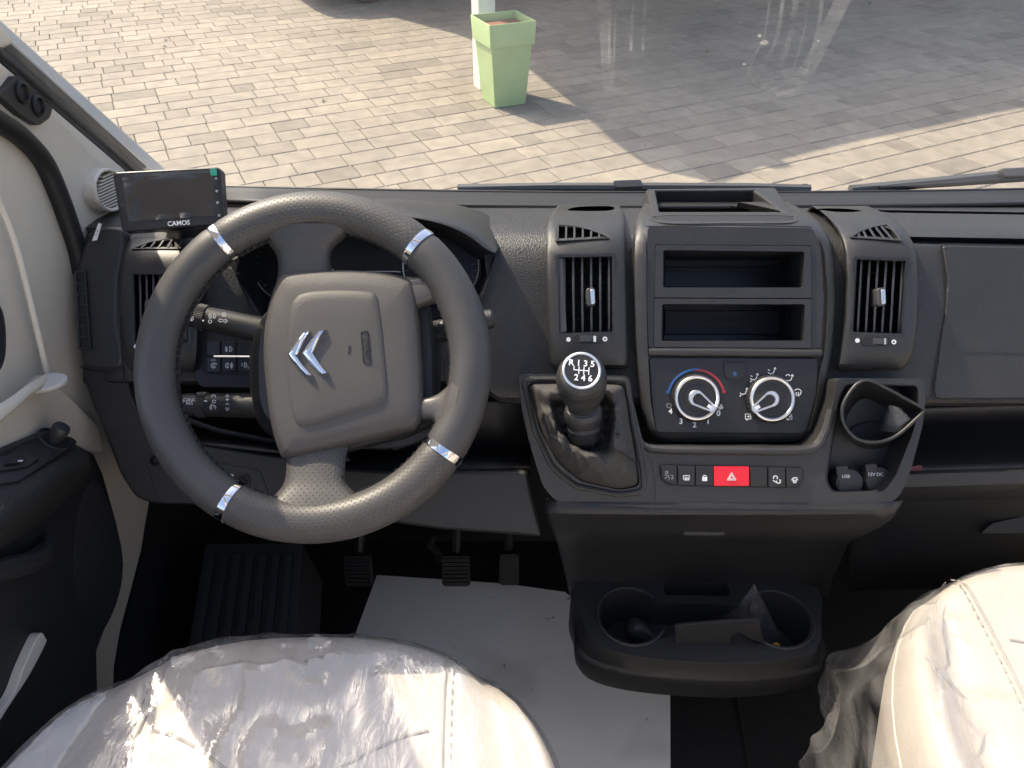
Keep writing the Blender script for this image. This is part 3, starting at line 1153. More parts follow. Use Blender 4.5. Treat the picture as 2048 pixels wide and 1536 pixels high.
def stack():
    HROWS = [(404, 1292, 1575, 1.09), (416, 1284, 1598, 1.04), (430, 1278, 1620, 1.003), (446, 1273, 1638, .98), (464, 1269, 1652, .966), (485, 1266, 1662, .958), (520, 1265, 1669, .954), (600, 1266, 1673, .953), (690, 1269, 1667, .953), (760, 1275, 1654, .953), (820, 1284, 1640, .954), (858, 1293, 1628, .956), (874, 1304, 1616, .960), (884, 1318, 1600, .967)]
    housing = loft_pod('centre_stack', HROWS, 'stack', back=.06, r=.009)
    cut(housing, [cutbox([(1316, 496), (1617, 496), (1617, 693), (1316, 693)], .9, 1.08),
                  cutbox([(1309, 360), (1500, 360), (1508, 380), (1567, 425), (1319, 425), (1310, 380)], .9, 1.25, 1.02),
                  cutbox(rpoly([(1297, 440), (1628, 444), (1648, 500), (1656, 600), (1650, 700), (1640, 730), (1632, 800), (1612, 868), (1312, 866), (1300, 800), (1294, 700), (1292, 600), (1292, 500)], 14), .90, .9600, .957)], True)
    # inner face, one step lower than the surrounding arch
    face = slab('stack_face', rpoly([(1296, 452), (1626, 456), (1642, 500), (1648, 600), (1642, 697), (1297, 696), (1294, 600), (1294, 500)], 10), .957, .012, 'stack', housing, bevel=.002, holes=[rpoly(box2(1311, 489, 1623, 700), 4)] if False else [rpoly([(1311, 489), (1622, 491), (1623, 694), (1308, 693)], 3)])
    for nm, (o, i_) in {'upper': ([(1312, 490), (1622, 492), (1623, 596), (1310, 595)], [(1326, 500), (1609, 503), (1607, 576), (1326, 575)]), 'lower': ([(1310, 597), (1623, 598), (1622, 696), (1308, 694)], [(1324, 608), (1610, 608), (1609, 682), (1323, 682)])}.items():
        b = thing('radio_bay', None, None)
        b.parent = housing
        slab('bezel', rpoly(o, 4), .9545, .014, 'stack', b, bevel=.0022, seg=3, holes=[rpoly(i_, 6)])
        m = MB()
        q = [Vector(p) for p in i_]
        c = sum(q, Vector((0, 0))) / 4
        far = [c + (p - c) * .97 for p in q]
        for k in range(4):
            a, b2, a2, b3 = q[k], q[(k + 1) % 4], far[k], far[(k + 1) % 4]
            m.grid([[P(a.x, a.y, .960), P(b2.x, b2.y, .960)], [P(a2.x, a2.y, 1.075), P(b3.x, b3.y, 1.075)]])
        m.prism([P(p.x, p.y, 1.074) for p in far], -NV * .003)
        m.build('pocket', 'panel_black', b, solid=.001, smooth=False)
        y0 = o[0][1]
        slab('rear_plate', [(1330, y0 + 24), (1560, y0 + 24), (1560, y0 + (44 if nm == 'upper' else 72)), (1330, y0 + (44 if nm == 'upper' else 72))], 1.068, .004, 'dark_trim', b, bevel=.001)
        strokes('rear_slot', [[(1335, y0 + 50), (1545, y0 + 50)], [(1335, y0 + 22), (1545, y0 + 22)]], 2, 1.066, 'stack', b)
    # rounded bar below the bays
    m = MB()
    m.tube([P(1296, 704, .957), P(1467, 705, .955), P(1641, 707, .957)], .0052, 12)
    m.build('bar', 'stack', housing)
    # climate panel
    cp = slab('climate_panel', rpoly([(1298, 714), (1638, 716), (1634, 790), (1612, 868), (1312, 866), (1303, 800)], 12), .956, .012, 'panel_black', housing, bevel=.0016)
    Dk = .9555

    def dial(cx, cy, R_, ang):
        k = thing('climate_dial', None, None)
        k.parent = cp_root
        ax = NV
        c = P(cx, cy, Dk - .006) - NV * .006
        s = Dk / F
        m = MB()
        prof = [(R_ * 1.08 * s, 0), (R_ * 1.06 * s, .006), (R_ * 1.0 * s, .0085)]
        m.lathe(c, ax, prof, 48)
        m.build('dial_base', 'dark_trim', k)
        m = MB()
        for i in range(40):
            a = 2 * math.pi * i / 40
            d = RT * math.cos(a) + UP * math.sin(a)
            m.box(c + d * (R_ * 1.065 * s) + ax * .0035, d * .0007, d.cross(ax) * .0008, ax * .003)
        m.build('grip_ribs', 'dark_trim', k, smooth=False)
        m = MB()
        ring = [c + (RT * math.cos(2 * math.pi * i / 60) + UP * math.sin(2 * math.pi * i / 60)) * (R_ * .92 * s) + ax * .0092 for i in range(60)]
        m.tube(ring, .0021, 10, closed=True, ref=ax)
        m.build('silver_ring', 'satin', k)
        m = MB()
        m.lathe(c, ax, [(R_ * .9 * s, .006), (R_ * .88 * s, .009), (R_ * .62 * s, .0082), (R_ * .6 * s, .009), (.0003, .009)], 40)
        m.build('dial_face', 'panel_black', k)
        # pointer grip
        a = rad(ang)
        d = Vector((math.cos(a), math.sin(a)))
        n = Vector((-d.y, d.x))
        o2 = []
        cc = Vector((cx, cy))
        for i in range(13):
            th = math.pi / 2 + math.pi * i / 12
            o2.append(cc + d * (math.cos(th) * R_ * .36) + n * (math.sin(th) * R_ * .36))
        tip = [cc + d * (R_ * .98) - n * (R_ * .15), cc + d * (R_ * 1.02), cc + d * (R_ * .98) + n * (R_ * .15)]
        outl = o2 + tip
        ctr = cc + d * R_ * .3
        inner = [ctr + (p - ctr) * .64 for p in outl]
        m = MB()
        h0, h1 = Dk - .008, Dk - .0165
        m.grid([[P(p.x, p.y, h0) for p in outl], [P(p.x, p.y, h1 + .001) for p in outl], [P(*(ctr + (p - ctr) * .95), h1) for p in outl], [P(*(ctr + (p - ctr) * .72), h1) for p in outl], [P(p.x, p.y, h1 + .0015) for p in inner]], cv=True)
        g = m.build('pointer', 'satin', k)
        slab('pointer_inlay', inner, h1 + .001, .003, 'panel_black', g, bevel=0)
        e = cc + d * R_ * .72
        slab('pointer_mark', [e + d * a_ * 5 + n * b_ * 7 for a_, b_ in ((-1, -.5), (1, -.5), (1, .5), (-1, .5))], h1 - .0003, .001, 'white_print', g, bevel=0)
        return k
    cp_root = housing
    dial(1393, 796, 45, 33)
    dial(1543, 798, 45, 149)
    Dp = .9553
    sc = thing('temperature_scale', None, None)
    sc.parent = housing
    strokes('cold_scale', [arc(1393, 796, 57, 192, 275)], 4.2, Dp, 'blue_print', sc)
    strokes('hot_scale', [arc(1393, 796, 56, 262, 348)], 4.2, Dp, 'red_print', sc)
    strokes('cold_mark', [arc(1336, 784, 3, 0, 360, 10)], 1.8, Dp, 'blue_print', sc)
    strokes('hot_mark', [arc(1448, 783, 3, 0, 360, 10)], 1.8, Dp, 'red_print', sc)
    pr = thing('printed_symbols', None, None)
    pr.parent = housing
    for ch, x, y in (('0', 1437, 825), ('1', 1416, 841), ('2', 1389, 848), ('3', 1362, 841), ('4', 1341, 821)):
        ptext('digit', ch, x, y + 2, Dp, 11.5, 'white_print', pr, bold=.0002)
    fan = []
    for k in range(4):
        a = k * 90 + 20
        fan.append(arc(1441 + 3.2 * math.cos(rad(a)), 814 + 3.2 * math.sin(rad(a)), 1.8, 0, 360, 8))
    strokes('fan_symbol', fan, 1.3, Dp, 'white_print', pr)

    def man(x, y, arrows):
        L = [[(x - 8, y + 2), (x - 3, y + 5), (x + 3, y + 3), (x + 5, y - 3)], arc(x + 6, y - 6, 1.6, 0, 360, 8)]
        if 'f' in arrows:
            L += [[(x - 8, y - 4), (x - 4, y - 2)]]
        if 'd' in arrows:
            L += [[(x - 6, y + 6), (x - 8, y + 9)]]
        if 's' in arrows:
            L += [arc(x - 3, y - 4, 4, 190, 350, 6)]
        strokes('airflow_symbol', L, 1.6, Dp, 'white_print', pr)
    man(1488, 784, 'd')
    man(1509, 755, 'fd')
    man(1544, 743, 'f')
    man(1579, 757, 'sd')
    strokes('windscreen_symbol', [[(1588, 783), (1591, 790), (1600, 790), (1603, 783)], arc(1595.5, 786, 8, 205, 335, 6), [(1593, 784), (1592, 793)], [(1597, 784), (1597, 793)]], 1.5, Dp, 'white_print', pr)
    strokes('defrost_symbol', [[(1333, 810), (1335, 815), (1341, 815), (1343, 810)], arc(1338, 812, 5, 205, 335, 6)], 1.3, Dp, 'grey_print', pr)
    for x, fl in ((1496, 1), (1578, -1)):
        strokes('recirculation_symbol', [[(x - 5, 838), (x - 5, 828), (x + 4, 828), (x + 6, 834), (x + 6, 838), (x - 5, 838)], arc(x - 2, 838, 2, 0, 180, 5), [(x - 2, 833), (x + 3, 833)], [(x + 1, 831), (x + 3, 833), (x + 1, 835)]], 1.4, Dp, 'white_print', pr)
    ac = slab('air_conditioning_button', rpoly([(1448, 724), (1492, 725), (1491, 752), (1484, 759), (1456, 758), (1449, 751)], 5), .9535, .006, 'panel_black', housing, bevel=.0012)
    strokes('snowflake', [[(1470 + 5 * math.cos(rad(a)), 748 + 5 * math.sin(rad(a))), (1470 - 5 * math.cos(rad(a)), 748 - 5 * math.sin(rad(a)))] for a in (0, 60, 120)], 1.2, .9533, 'blue_print', ac)
    # open bin on top of the stack
    bin_ = thing('storage_bin', None, None)
    bin_.parent = dash
    rimo = [(1293, 378, 1.145), (1552, 375, 1.145), (1590, 431, 1.000), (1306, 431, 1.000)]
    rimi = [(1311, 381, 1.138), (1508, 380, 1.138), (1566, 423, 1.012), (1320, 423, 1.012)]
    m = MB()
    O = [P(*q) for q in rimo]
    I = [P(*q) for q in rimi]
    dn = Vector((0, 0, -1))
    up = Vector((0, 0, .004))
    skirt = [p + dn * .05 + (p - sum(O, Vector()) / 4).normalized() * .012 for p in O]
    Id = [I[0] + dn * .075, I[1] + dn * .075, I[2] + dn * .055 + Vector((0, .012, 0)), I[3] + dn * .055 + Vector((0, .012, 0))]
    vs = m.grid([skirt, O, I, Id], cv=True)
    m.fan(vs[-1])
    m.build('bin_body', 'dash_smooth', bin_, bevel=.004, seg=3)
    # shallow pen slot ahead of it
    DH = curve_d(HROWS)
    sl = spl([(1306, 435), (1330, 431), (1400, 430), (1500, 430), (1580, 432), (1588, 436), (1575, 441), (1450, 442), (1340, 442)], 4, True)
    m = MB()
    m.prism([P(p.x, p.y, DH(p.y) - .0015) for p in sl], -NV * .003)
    m.build('pen_slot', 'black', bin_, smooth=False)
    ro = spl([(1299, 435), (1328, 427), (1400, 426), (1500, 426), (1584, 428), (1596, 436), (1580, 446), (1450, 447), (1334, 447)], 4, True)
    m = MB()
    m.prism([P(p.x, p.y, DH(p.y) - .0028) for p in ro], -NV * .005, [[P(p.x, p.y, DH(p.y) - .0028) for p in sl]])
    m.build('pen_slot_rim', 'stack', bin_, bevel=.001)
    strokes('panel_gap', [[(1293, 453), (1460, 450), (1624, 454)]], 2, .969, 'black', housing)


stack()


# ------------------------------------------------------------------ instrument binnacle
def binnacle():
    b = thing('instrument_binnacle', None, None)
    b.parent = dash
    # hood: from the facia top over a rounded crest to the lip and back inside
    crest = spl([(452, 520), (470, 470), (520, 428), (610, 408), (720, 402), (820, 404), (900, 416), (960, 438), (994, 466), (1003, 490)], 4)
    back = spl([(448, 500), (460, 450), (510, 415), (605, 400), (720, 397), (830, 399), (915, 408), (975, 427), (1006, 452), (1012, 480)], 4)
    lip = spl([(470, 545), (488, 492), (535, 454), (620, 436), (720, 431), (815, 434), (885, 448), (935, 470), (970, 496), (992, 507)], 4)
    inn = spl([(480, 545), (498, 498), (545, 462), (625, 446), (720, 441), (810, 444), (875, 457), (922, 478), (955, 502), (975, 512)], 4)
    m = MB()
    n = len(crest)
    def row(c, f):
        return [P(p.x, p.y, f(i / (n - 1))) for i, p in enumerate(c)]
    m.grid([row(back, lambda t: 1.075), row(crest, lambda t: 1.03), row([lerp(a, c_, .35) for a, c_ in zip(crest, lip)], lambda t: .98), row([lerp(a, c_, .8) for a, c_ in zip(crest, lip)], lambda t: .950), row(lip, lambda t: .946), row([lerp(a, c_, .7) for a, c_ in zip(lip, inn)], lambda t: .956), row(inn, lambda t: 1.0), row([Vector((lerp(p.x, 720, .06), p.y + 12)) for p in inn], lambda t: 1.07)])
    m.build('hood', 'dash_smooth', b, solid=.002, sub=1)
    slab('cluster_panel', [(470, 448), (965, 448), (985, 560), (940, 650), (790, 668), (540, 668), (470, 560)], 1.068, .004, 'panel_black', b, bevel=0)
    # side walls of the recess
    m = MB()
    w = [(474, 548), (500, 620), (545, 660), (800, 662), (905, 640), (965, 590), (990, 512)]
    m.grid([[P(x, y, .978) for x, y in w], [P(lerp(x, 720, .08), lerp(y, 560, .08), 1.07) for x, y in w]])
    m.build('recess_wall', 'dark_trim', b, solid=.002)
    for cx, cy, R_ in ((578, 530, 72), (882, 532, 76)):
        d = thing('dial', None, None)
        d.parent = b
        m = MB()
        m.lathe(P(cx, cy, 1.0665), NV, [(R_ * 1.06 / F * 1.0665, 0), (R_ * 1.06 / F * 1.0665, .007), (R_ / F * 1.0665, .007), (R_ * .97 / F * 1.0665, .001), (.0003, .001)], 56)
        m.build('dial_bezel', 'panel_black', d)
        m = MB()
        m.tube([P(cx + R_ * math.cos(2 * math.pi * i / 56), cy + R_ * math.sin(2 * math.pi * i / 56), 1.0595) for i in range(56)], .0011, 8, closed=True, ref=NV)
        m.build('dial_ring', 'satin', d)
        tk = []
        for k in range(25):
            a = 140 + 260 * k / 24
            r0 = R_ * (.80 if k % 4 == 0 else .86)
            tk.append([(cx + r0 * math.cos(rad(a)), cy + r0 * math.sin(rad(a))), (cx + R_ * .92 * math.cos(rad(a)), cy + R_ * .92 * math.sin(rad(a)))])
        strokes('dial_marks', tk, 1.4, 1.064, 'grey_print', d)
        m = MB()
        m.lathe(P(cx, cy, 1.0635), NV, [(.008, 0), (.008, .006), (.006, .008)], 20)
        m.build('dial_hub', 'dark_trim', d)
    slab('display', rpoly(box2(664, 456, 806, 546), 6), 1.064, .004, 'panel_black', b, bevel=.001)
    strokes('display_trim', [spl([(664, 538), (680, 543), (790, 543), (806, 547)], 3)], 2.2, 1.06, 'satin', b)


binnacle()


def column():
    t = thing('steering_column', 'black steering column shroud with control stalks behind the wheel', 'steering column')
    D = .93
    m = MB()
    rows = []
    for d, k, cy in ((1.07, .9, 745), (.96, 1.0, 745), (.90, .97, 742), (.885, .9, 740)):
        rows.append([P(690 + 192 * k * math.copysign(abs(math.cos(a)) ** .6, math.cos(a)), cy + 150 * k * math.copysign(abs(math.sin(a)) ** .6, math.sin(a)), d) for a in [2 * math.pi * i / 40 for i in range(40)]])
    vs = m.grid(rows, cv=True)
    m.fan(vs[-1])
    m.build('shroud', 'dark_trim', t)
    m = MB()
    rows = []
    for d, k in ((1.0, .9), (.95, 1.0), (.91, .94)):
        rows.append([P(760 + 125 * k * math.cos(a), 838 + 62 * k * math.sin(a), d) for a in [2 * math.pi * i / 32 for i in range(32)]])
    vs = m.grid(rows, cv=True)
    m.fan(vs[-1])
    m.build('lower_shroud', 'dash_smooth', t)
    m = MB()
    m.lathe(P(792, 890, .915), NV, [(.006, -.002), (.006, .002), (.003, .0025), (.003, 0)], 16)
    m.build('screw', 'black', t)

    def stalk(p0, p1, r0, r1, collars, D0, D1, caps, nm='stalk'):
        p0, p1 = Vector(p0), Vector(p1)
        n = 14
        pts, rs = [], []
        for i in range(n + 1):
            s = i / n
            q = lerp(p0, p1, s)
            pts.append(P(q.x, q.y, lerp(D0, D1, s)))
            r = lerp(r0, r1, s)
            if i == 0:
                r *= .86
            rs.append(r * D0 / F)
        m = MB()
        m.tube(pts, rs, 20, ref=NV)
        o = m.build(nm, 'dark_trim', t)
        for s, w in collars:
            a, b2 = lerp(p0, p1, s - w / 2), lerp(p0, p1, s + w / 2)
            m = MB()
            ctr = P(*lerp(p0, p1, s - w / 2), lerp(D0, D1, s - w / 2))
            ax = P(*b2, lerp(D0, D1, s + w / 2)) - ctr
            R_ = lerp(r0, r1, s) * D0 / F * 1.13
            N = 48
            rows = [[], []]
            n1 = NV
            e = ax.normalized()
            n1 = (NV - e * NV.dot(e)).normalized()
            n2 = e.cross(n1)
            for h in range(2):
                for i in range(N * 2):
                    an = math.pi * i / N
                    rr = R_ * (1 if i % 2 else .965)
                    rows[h].append(ctr + ax * h + (n1 * math.cos(an) + n2 * math.sin(an)) * rr)
            vs = m.grid(rows, cv=True)
            m.fan(vs[0])
            m.fan(vs[1])
            m.build('twist_collar', 'dark_trim', o, angle=20)
        return o
    s1 = stalk((362, 626), (560, 668), 23, 27, [(.215, .085)], .925, .93, 0)
    Dm = .925 - 24 * .925 / F - .0012

    def lamp(x, y, fl, par, D_):
        strokes('lamp_symbol', [arc(x + 4, y, 4.5, -90, 90, 8) + [(x + 4, y + 4.5), (x + 4, y - 4.5)]] + [[(x + 1, y + k), (x - 6, y + k + fl)] for k in (-4, -1.3, 1.3, 4)], 1.3, D_, 'white_print', par)
    lamp(378, 637, 0, s1, Dm)
    lamp(423, 632, 0, s1, Dm)
    strokes('indicator_symbol', [[(436, 641), (441, 637), (441, 639), (446, 639), (446, 643), (441, 643), (441, 645), (436, 641)], [(455, 642), (450, 638), (450, 640), (447, 640)], [(455, 642), (450, 646), (450, 644), (447, 644)]], 1.2, Dm - .001, 'white_print', s1)
    strokes('light_symbol', [arc(420, 643, 3.3, 0, 360, 12), arc(448, 629, 2.6, 0, 360, 10)] + [[(448 + 3.6 * math.cos(rad(a)), 629 + 3.6 * math.sin(rad(a))), (448 + 5.4 * math.cos(rad(a)), 629 + 5.4 * math.sin(rad(a)))] for a in range(0, 360, 45)], 1.2, Dm - .001, 'white_print', s1)
    strokes('flash_symbol', [[(362, 632), (366, 629), (370, 632)], arc(367, 635, 3, 0, 360, 8)], 1.2, Dm + .001, 'white_print', s1)
    strokes('collar_mark', [[(404, 641), (408, 641)]], 3, Dm - .003, 'white_print', s1)
    s2 = stalk((358, 809), (580, 812), 22, 27, [(.215, .085)], .935, .94, 0)
    Dm = .935 - 23 * .935 / F - .0012
    ptext('stalk_print', 'CANC', 379, 800, Dm, 6.5, 'white_print', s2)
    ptext('stalk_print', 'RES', 379, 806.5, Dm, 6.5, 'white_print', s2)
    strokes('arrow_mark', [[(364, 800), (368, 803)], [(368, 803), (364, 806)], [(364, 806), (364, 800)]], 1.3, Dm + .0005, 'white_print', s2)
    strokes('collar_mark', [[(408, 802), (414, 802)]], 3, Dm - .003, 'white_print', s2)
    strokes('cruise_symbol', [arc(427, 793, 4, 150, 390, 10), [(427, 793), (430, 790)], arc(428, 803, 3.2, 0, 360, 10), arc(427, 815, 4.5, 130, 410, 12), arc(427, 815, 7, 140, 250, 8), [(427, 815), (430, 812)]], 1.2, Dm - .001, 'white_print', s2)
    strokes('speed_symbol', [[(451, 799), (458, 799)], [(454.5, 795.5), (454.5, 802.5)], [(451, 808), (458, 808)], [(454.5, 789), (451, 793), (458, 793), (454.5, 789)], [(454.5, 821), (451, 816), (458, 816), (454.5, 821)]], 1.3, Dm - .001, 'white_print', s2)
    s3 = stalk((982, 638), (838, 672), 19, 25, [], .915, .93, 0)
    m = MB()
    a_, b_ = P(984, 637.5, .915), P(972, 640, .915)
    m.tube([a_ + (a_ - b_) * .35, a_, b_], [.0085, .0112, .0118], 20)
    c_ = m.build('end_button', 'knob_black', s3)
    Dm = .915 - 21 * .915 / F - .001
    strokes('wiper_symbol', [[(908, 652), (914, 662), (925, 657), (917, 651), (908, 652)], [(912, 655), (921, 660)]], 1.2, Dm - .002, 'white_print', s3)
    strokes('stalk_seam', [[(879, 642), (876, 660), (879, 684)]], 1.6, .905, 'black', s3)


column()


# ------------------------------------------------------------------ steering wheel (turned a quarter to the left)
def steering_wheel():
    t = thing('steering_wheel', 'grey leather steering wheel turned a quarter, with chrome clips', 'steering wheel')
    CX, CY, D = 628, 733, .85
    RM, rm = 310, 41
    k = D / F
    C = P(CX, CY, D)

    def rim_pt(th, ph, rr=rm):
        d = RT * math.cos(th) + UP * math.sin(th)
        return C + d * ((RM + rr * .98 * math.cos(ph)) * k) + NV * (rr * 1.0 * math.sin(ph) * k)
    def ang(x, y):
        return math.atan2(-(y - CY), x - CX)
    aUL, aUR, aLR, aLL = ang(437, 485), ang(848, 478), ang(888, 908), ang(470, 1020)
    segs = [('grip', aUR, aUL if aUL > aUR else aUL + 2 * math.pi, 'leather_perf'), ('grip', aUL, aLL + 2 * math.pi, 'leather_smooth'), ('grip', aLL, aLR, 'leather_perf'), ('grip', aLR, aUR, 'leather_smooth')]
    for nm, a0, a1, mt in segs:
        if a1 < a0:
            a1 += 2 * math.pi
        n = max(12, int((a1 - a0) / rad(3)))
        m = MB()
        S = 28
        uvl = m.bm.loops.layers.uv.new('UVMap')
        vs = [[m.bm.verts.new(rim_pt(lerp(a0, a1, i / n), 2 * math.pi * j / S, rm * (1 + (.03 if 0 < i < n else -.04)))) for j in range(S)] for i in range(n + 1)]
        for i in range(n):
            for j in range(S):
                f = m.bm.faces.new((vs[i][j], vs[i][(j + 1) % S], vs[i + 1][(j + 1) % S], vs[i + 1][j]))
                for lp, (ii, jj) in zip(f.loops, ((i, j), (i, j + 1), (i + 1, j + 1), (i + 1, j))):
                    lp[uvl].uv = (lerp(a0, a1, ii / n) * RM * k, 2 * math.pi * jj / S * rm * k)
        m.fan(vs[0])
        m.fan(vs[-1])
        m.build(nm, mt, t, angle=60)
        # stitched seam round the inside of the rim
        m = MB()
        st = int((a1 - a0) * (RM - rm) * k / .0042)
        for i in range(st):
            th = lerp(a0 + .02, a1 - .02, (i + .5) / st)
            d = RT * math.cos(th) + UP * math.sin(th)
            tt = -RT * math.sin(th) + UP * math.cos(th)
            c = C + d * ((RM - rm * 1.0) * k) + NV * (.13 * rm * k)
            m.box(c, tt * .0017 + d * .0008 * (1 if i % 2 else -1), d * .0007, NV * (.0032))
        m.build('stitching', 'black', t, smooth=False)
    for a in (aUL, aUR, aLR, aLL):
        m = MB()
        m.grid([[rim_pt(a + da, 2 * math.pi * j / 32, rm * s) for j in range(32)] for da, s in ((-.026, 1.0), (-.024, 1.05), (0, 1.065), (.024, 1.05), (.026, 1.0))], cv=True)
        m.build('chrome_clip', 'chrome', t, angle=50)

    def spoke(left, right, mt, thick=.030, nm='spoke', crown=.006, dd=0.0):
        """Arm between two edge curves (hub end first), domed on the driver's side."""
        L, R_ = spl(left, 6), spl(right, 6)
        m = MB()
        uvl = m.bm.loops.layers.uv.new('UVMap')
        n = len(L)
        rows = []
        for i in range(n):
            s = i / (n - 1)
            base = lerp(.868, .848, s) + dd
            r = []
            W = 10
            for j in range(W + 1):
                u = j / W
                p = lerp(L[i], R_[i], u)
                r.append(P(p.x, p.y, base - crown * (1 - (2 * u - 1) ** 2) - .004 * (1 if 0 < j < W else 0)))
            for u in (1, .5, 0):
                p = lerp(L[i], R_[i], u)
                r.append(P(p.x, p.y, base + thick * .7))
            rows.append(r)
        vs = m.grid(rows, cv=True)
        m.fan(vs[0])
        m.fan(vs[-1])
        for f in m.bm.faces:
            for lp in f.loops:
                q = lp.vert.co - C
                lp[uvl].uv = (q.dot(RT), q.dot(UP))
        return m.build(nm, mt, t, angle=50)
    spoke([(546, 575), (550, 535), (543, 505), (522, 480), (488, 452)], [(662, 575), (656, 535), (655, 505), (674, 480), (712, 450)], 'leather_smooth', dd=-.004)
    spoke([(578, 895), (581, 935), (577, 968), (558, 994), (524, 1022)], [(699, 895), (695, 935), (698, 966), (720, 990), (758, 1016)], 'leather_perf', dd=-.004)
    # paired arms on the right, joined by the thumb rest
    spoke([(806, 556), (832, 556), (847, 535), (846, 510), (856, 482)], [(828, 622), (872, 606), (900, 622), (918, 655), (950, 690)], 'spoke_grey', crown=.004, dd=-.012)
    spoke([(836, 802), (866, 798), (892, 780), (908, 752), (930, 715)], [(840, 842), (864, 846), (872, 866), (874, 884), (892, 906)], 'spoke_grey', crown=.004, dd=-.012)
    # recessed hub behind the cushion
    m = MB()
    hub = spl([(548, 560), (690, 556), (826, 575), (858, 640), (866, 780), (868, 846), (700, 900), (600, 915), (560, 860), (540, 700)], 5, True)
    m.prism([P(p.x, p.y, .872) for p in hub], -NV * .03)
    m.build('hub', 'dark_trim', t, bevel=.004)
    # airbag cushion
    ol = spl([(544, 582), (556, 556), (580, 547), (680, 543), (760, 548), (808, 558), (824, 572), (833, 625), (842, 720), (846, 800), (845, 838), (836, 856), (815, 866), (700, 893), (610, 914), (580, 917), (568, 905), (549, 850), (532, 750), (527, 680), (533, 620)], 5, True)
    c = Vector((682, 725))
    m = MB()
    rows = []
    for s, d in ((1.0, .880), (1.005, .862), (.995, .853), (.97, .8475), (.93, .8445), (.8, .842), (.62, .8405), (.4, .8395), (.2, .839)):
        rows.append([P(*(c + (p - c) * s), d) for p in ol])
    vs = m.grid(rows, cv=True)
    m.fan(vs[-1])
    bag = m.build('airbag_cover', 'airbag', t, angle=60)
    # the raised centre field of the cushion
    fld = spl([(574, 640), (585, 606), (610, 592), (670, 588), (730, 590), (750, 600), (760, 640), (770, 720), (777, 790), (772, 812), (750, 824), (690, 842), (620, 862), (594, 850), (578, 780), (570, 700)], 5, True)
    c2 = Vector((672, 722))
    m = MB()
    rows = []
    for s, d in ((1.03, .8450), (1.0, .8418), (.975, .8400), (.94, .8386), (.85, .8378), (.6, .8370), (.3, .8366)):
        rows.append([P(*(c2 + (p - c2) * s), d) for p in fld])
    vs = m.grid(rows, cv=True)
    m.fan(vs[-1])
    m.build('centre_field', 'airbag', bag, angle=60)
    De = .8362
    for pts in ([(573, 719), (600, 680), (620, 673), (596, 720), (629, 763), (611, 760)], [(602, 717), (631, 677), (651, 669), (627, 716), (659, 757), (641, 759)]):
        q = [Vector(p) for p in pts]
        o2 = rpoly(q, 5, 4)
        cc = sum(q, Vector((0, 0))) / 6
        m = MB()
        mid = [lerp(q[0], q[3], .5), lerp(q[1], q[2], .5), lerp(q[4], q[5], .5)]
        top = [mid[1], mid[0], mid[2]]
        # ridge-shaped bars: edges low, spine high
        lo = [P(p.x, p.y, De) for p in (q[1], q[0], q[5])]
        hi = [P(p.x, p.y, De) for p in (q[2], q[3], q[4])]
        sp = [P(p.x, p.y, De - .0045) for p in (lerp(q[1], q[2], .5), lerp(q[0], q[3], .45), lerp(q[5], q[4], .5))]
        def line(a):
            return [a[0], lerp(a[0], a[1], .5) + (a[1] - lerp(a[0], a[2], .5)) * .06, a[1], lerp(a[1], a[2], .5) + (a[1] - lerp(a[0], a[2], .5)) * .06, a[2]]
        lo, hi, sp = line(lo), line(hi), line(sp)
        vs = m.grid([[x - NV * .003 for x in lo], lo, [lerp(x, y, .5) + NV * .0018 for x, y in zip(lo, sp)], sp, [lerp(x, y, .5) + NV * .0018 for x, y in zip(hi, sp)], hi, [x - NV * .003 for x in hi]])
        m.fan([r[0] for r in vs])
        m.fan([r[-1] for r in vs])
        m.build('chevron', 'chrome', t, angle=50)
    bx = rpoly([(718, 673), (733, 671), (740, 736), (725, 738)], 3)
    bi = rpoly([(719.6, 674.2), (731.8, 672.8), (738.4, 734.6), (726.4, 736.2)], 2)
    slab('airbag_frame', bx, De - .0004, .0016, 'dark_trim', bag, bevel=.0003, holes=[bi])
    ptext('airbag_lettering', 'AIRBAG', 728.7, 704.5, De - .0008, 11, 'knob_black', bag, ang=95, bold=.0001)
    strokes('horn_symbol', [[(694, 716), (699, 716)], [(696, 716), (697, 711)], arc(698, 706, 3, 60, 330, 8)], 1.6, De - .0003, 'dark_trim', bag, t=.001)

    # the wheel lies a little flatter than the facia
    t.matrix_world = Matrix.Translation(P(CX, CY - 7, D)) @ Matrix.Rotation(rad(-7.5), 4, 'X') @ Matrix.Scale(1.012, 4) @ Matrix.Translation(-C)


steering_wheel()


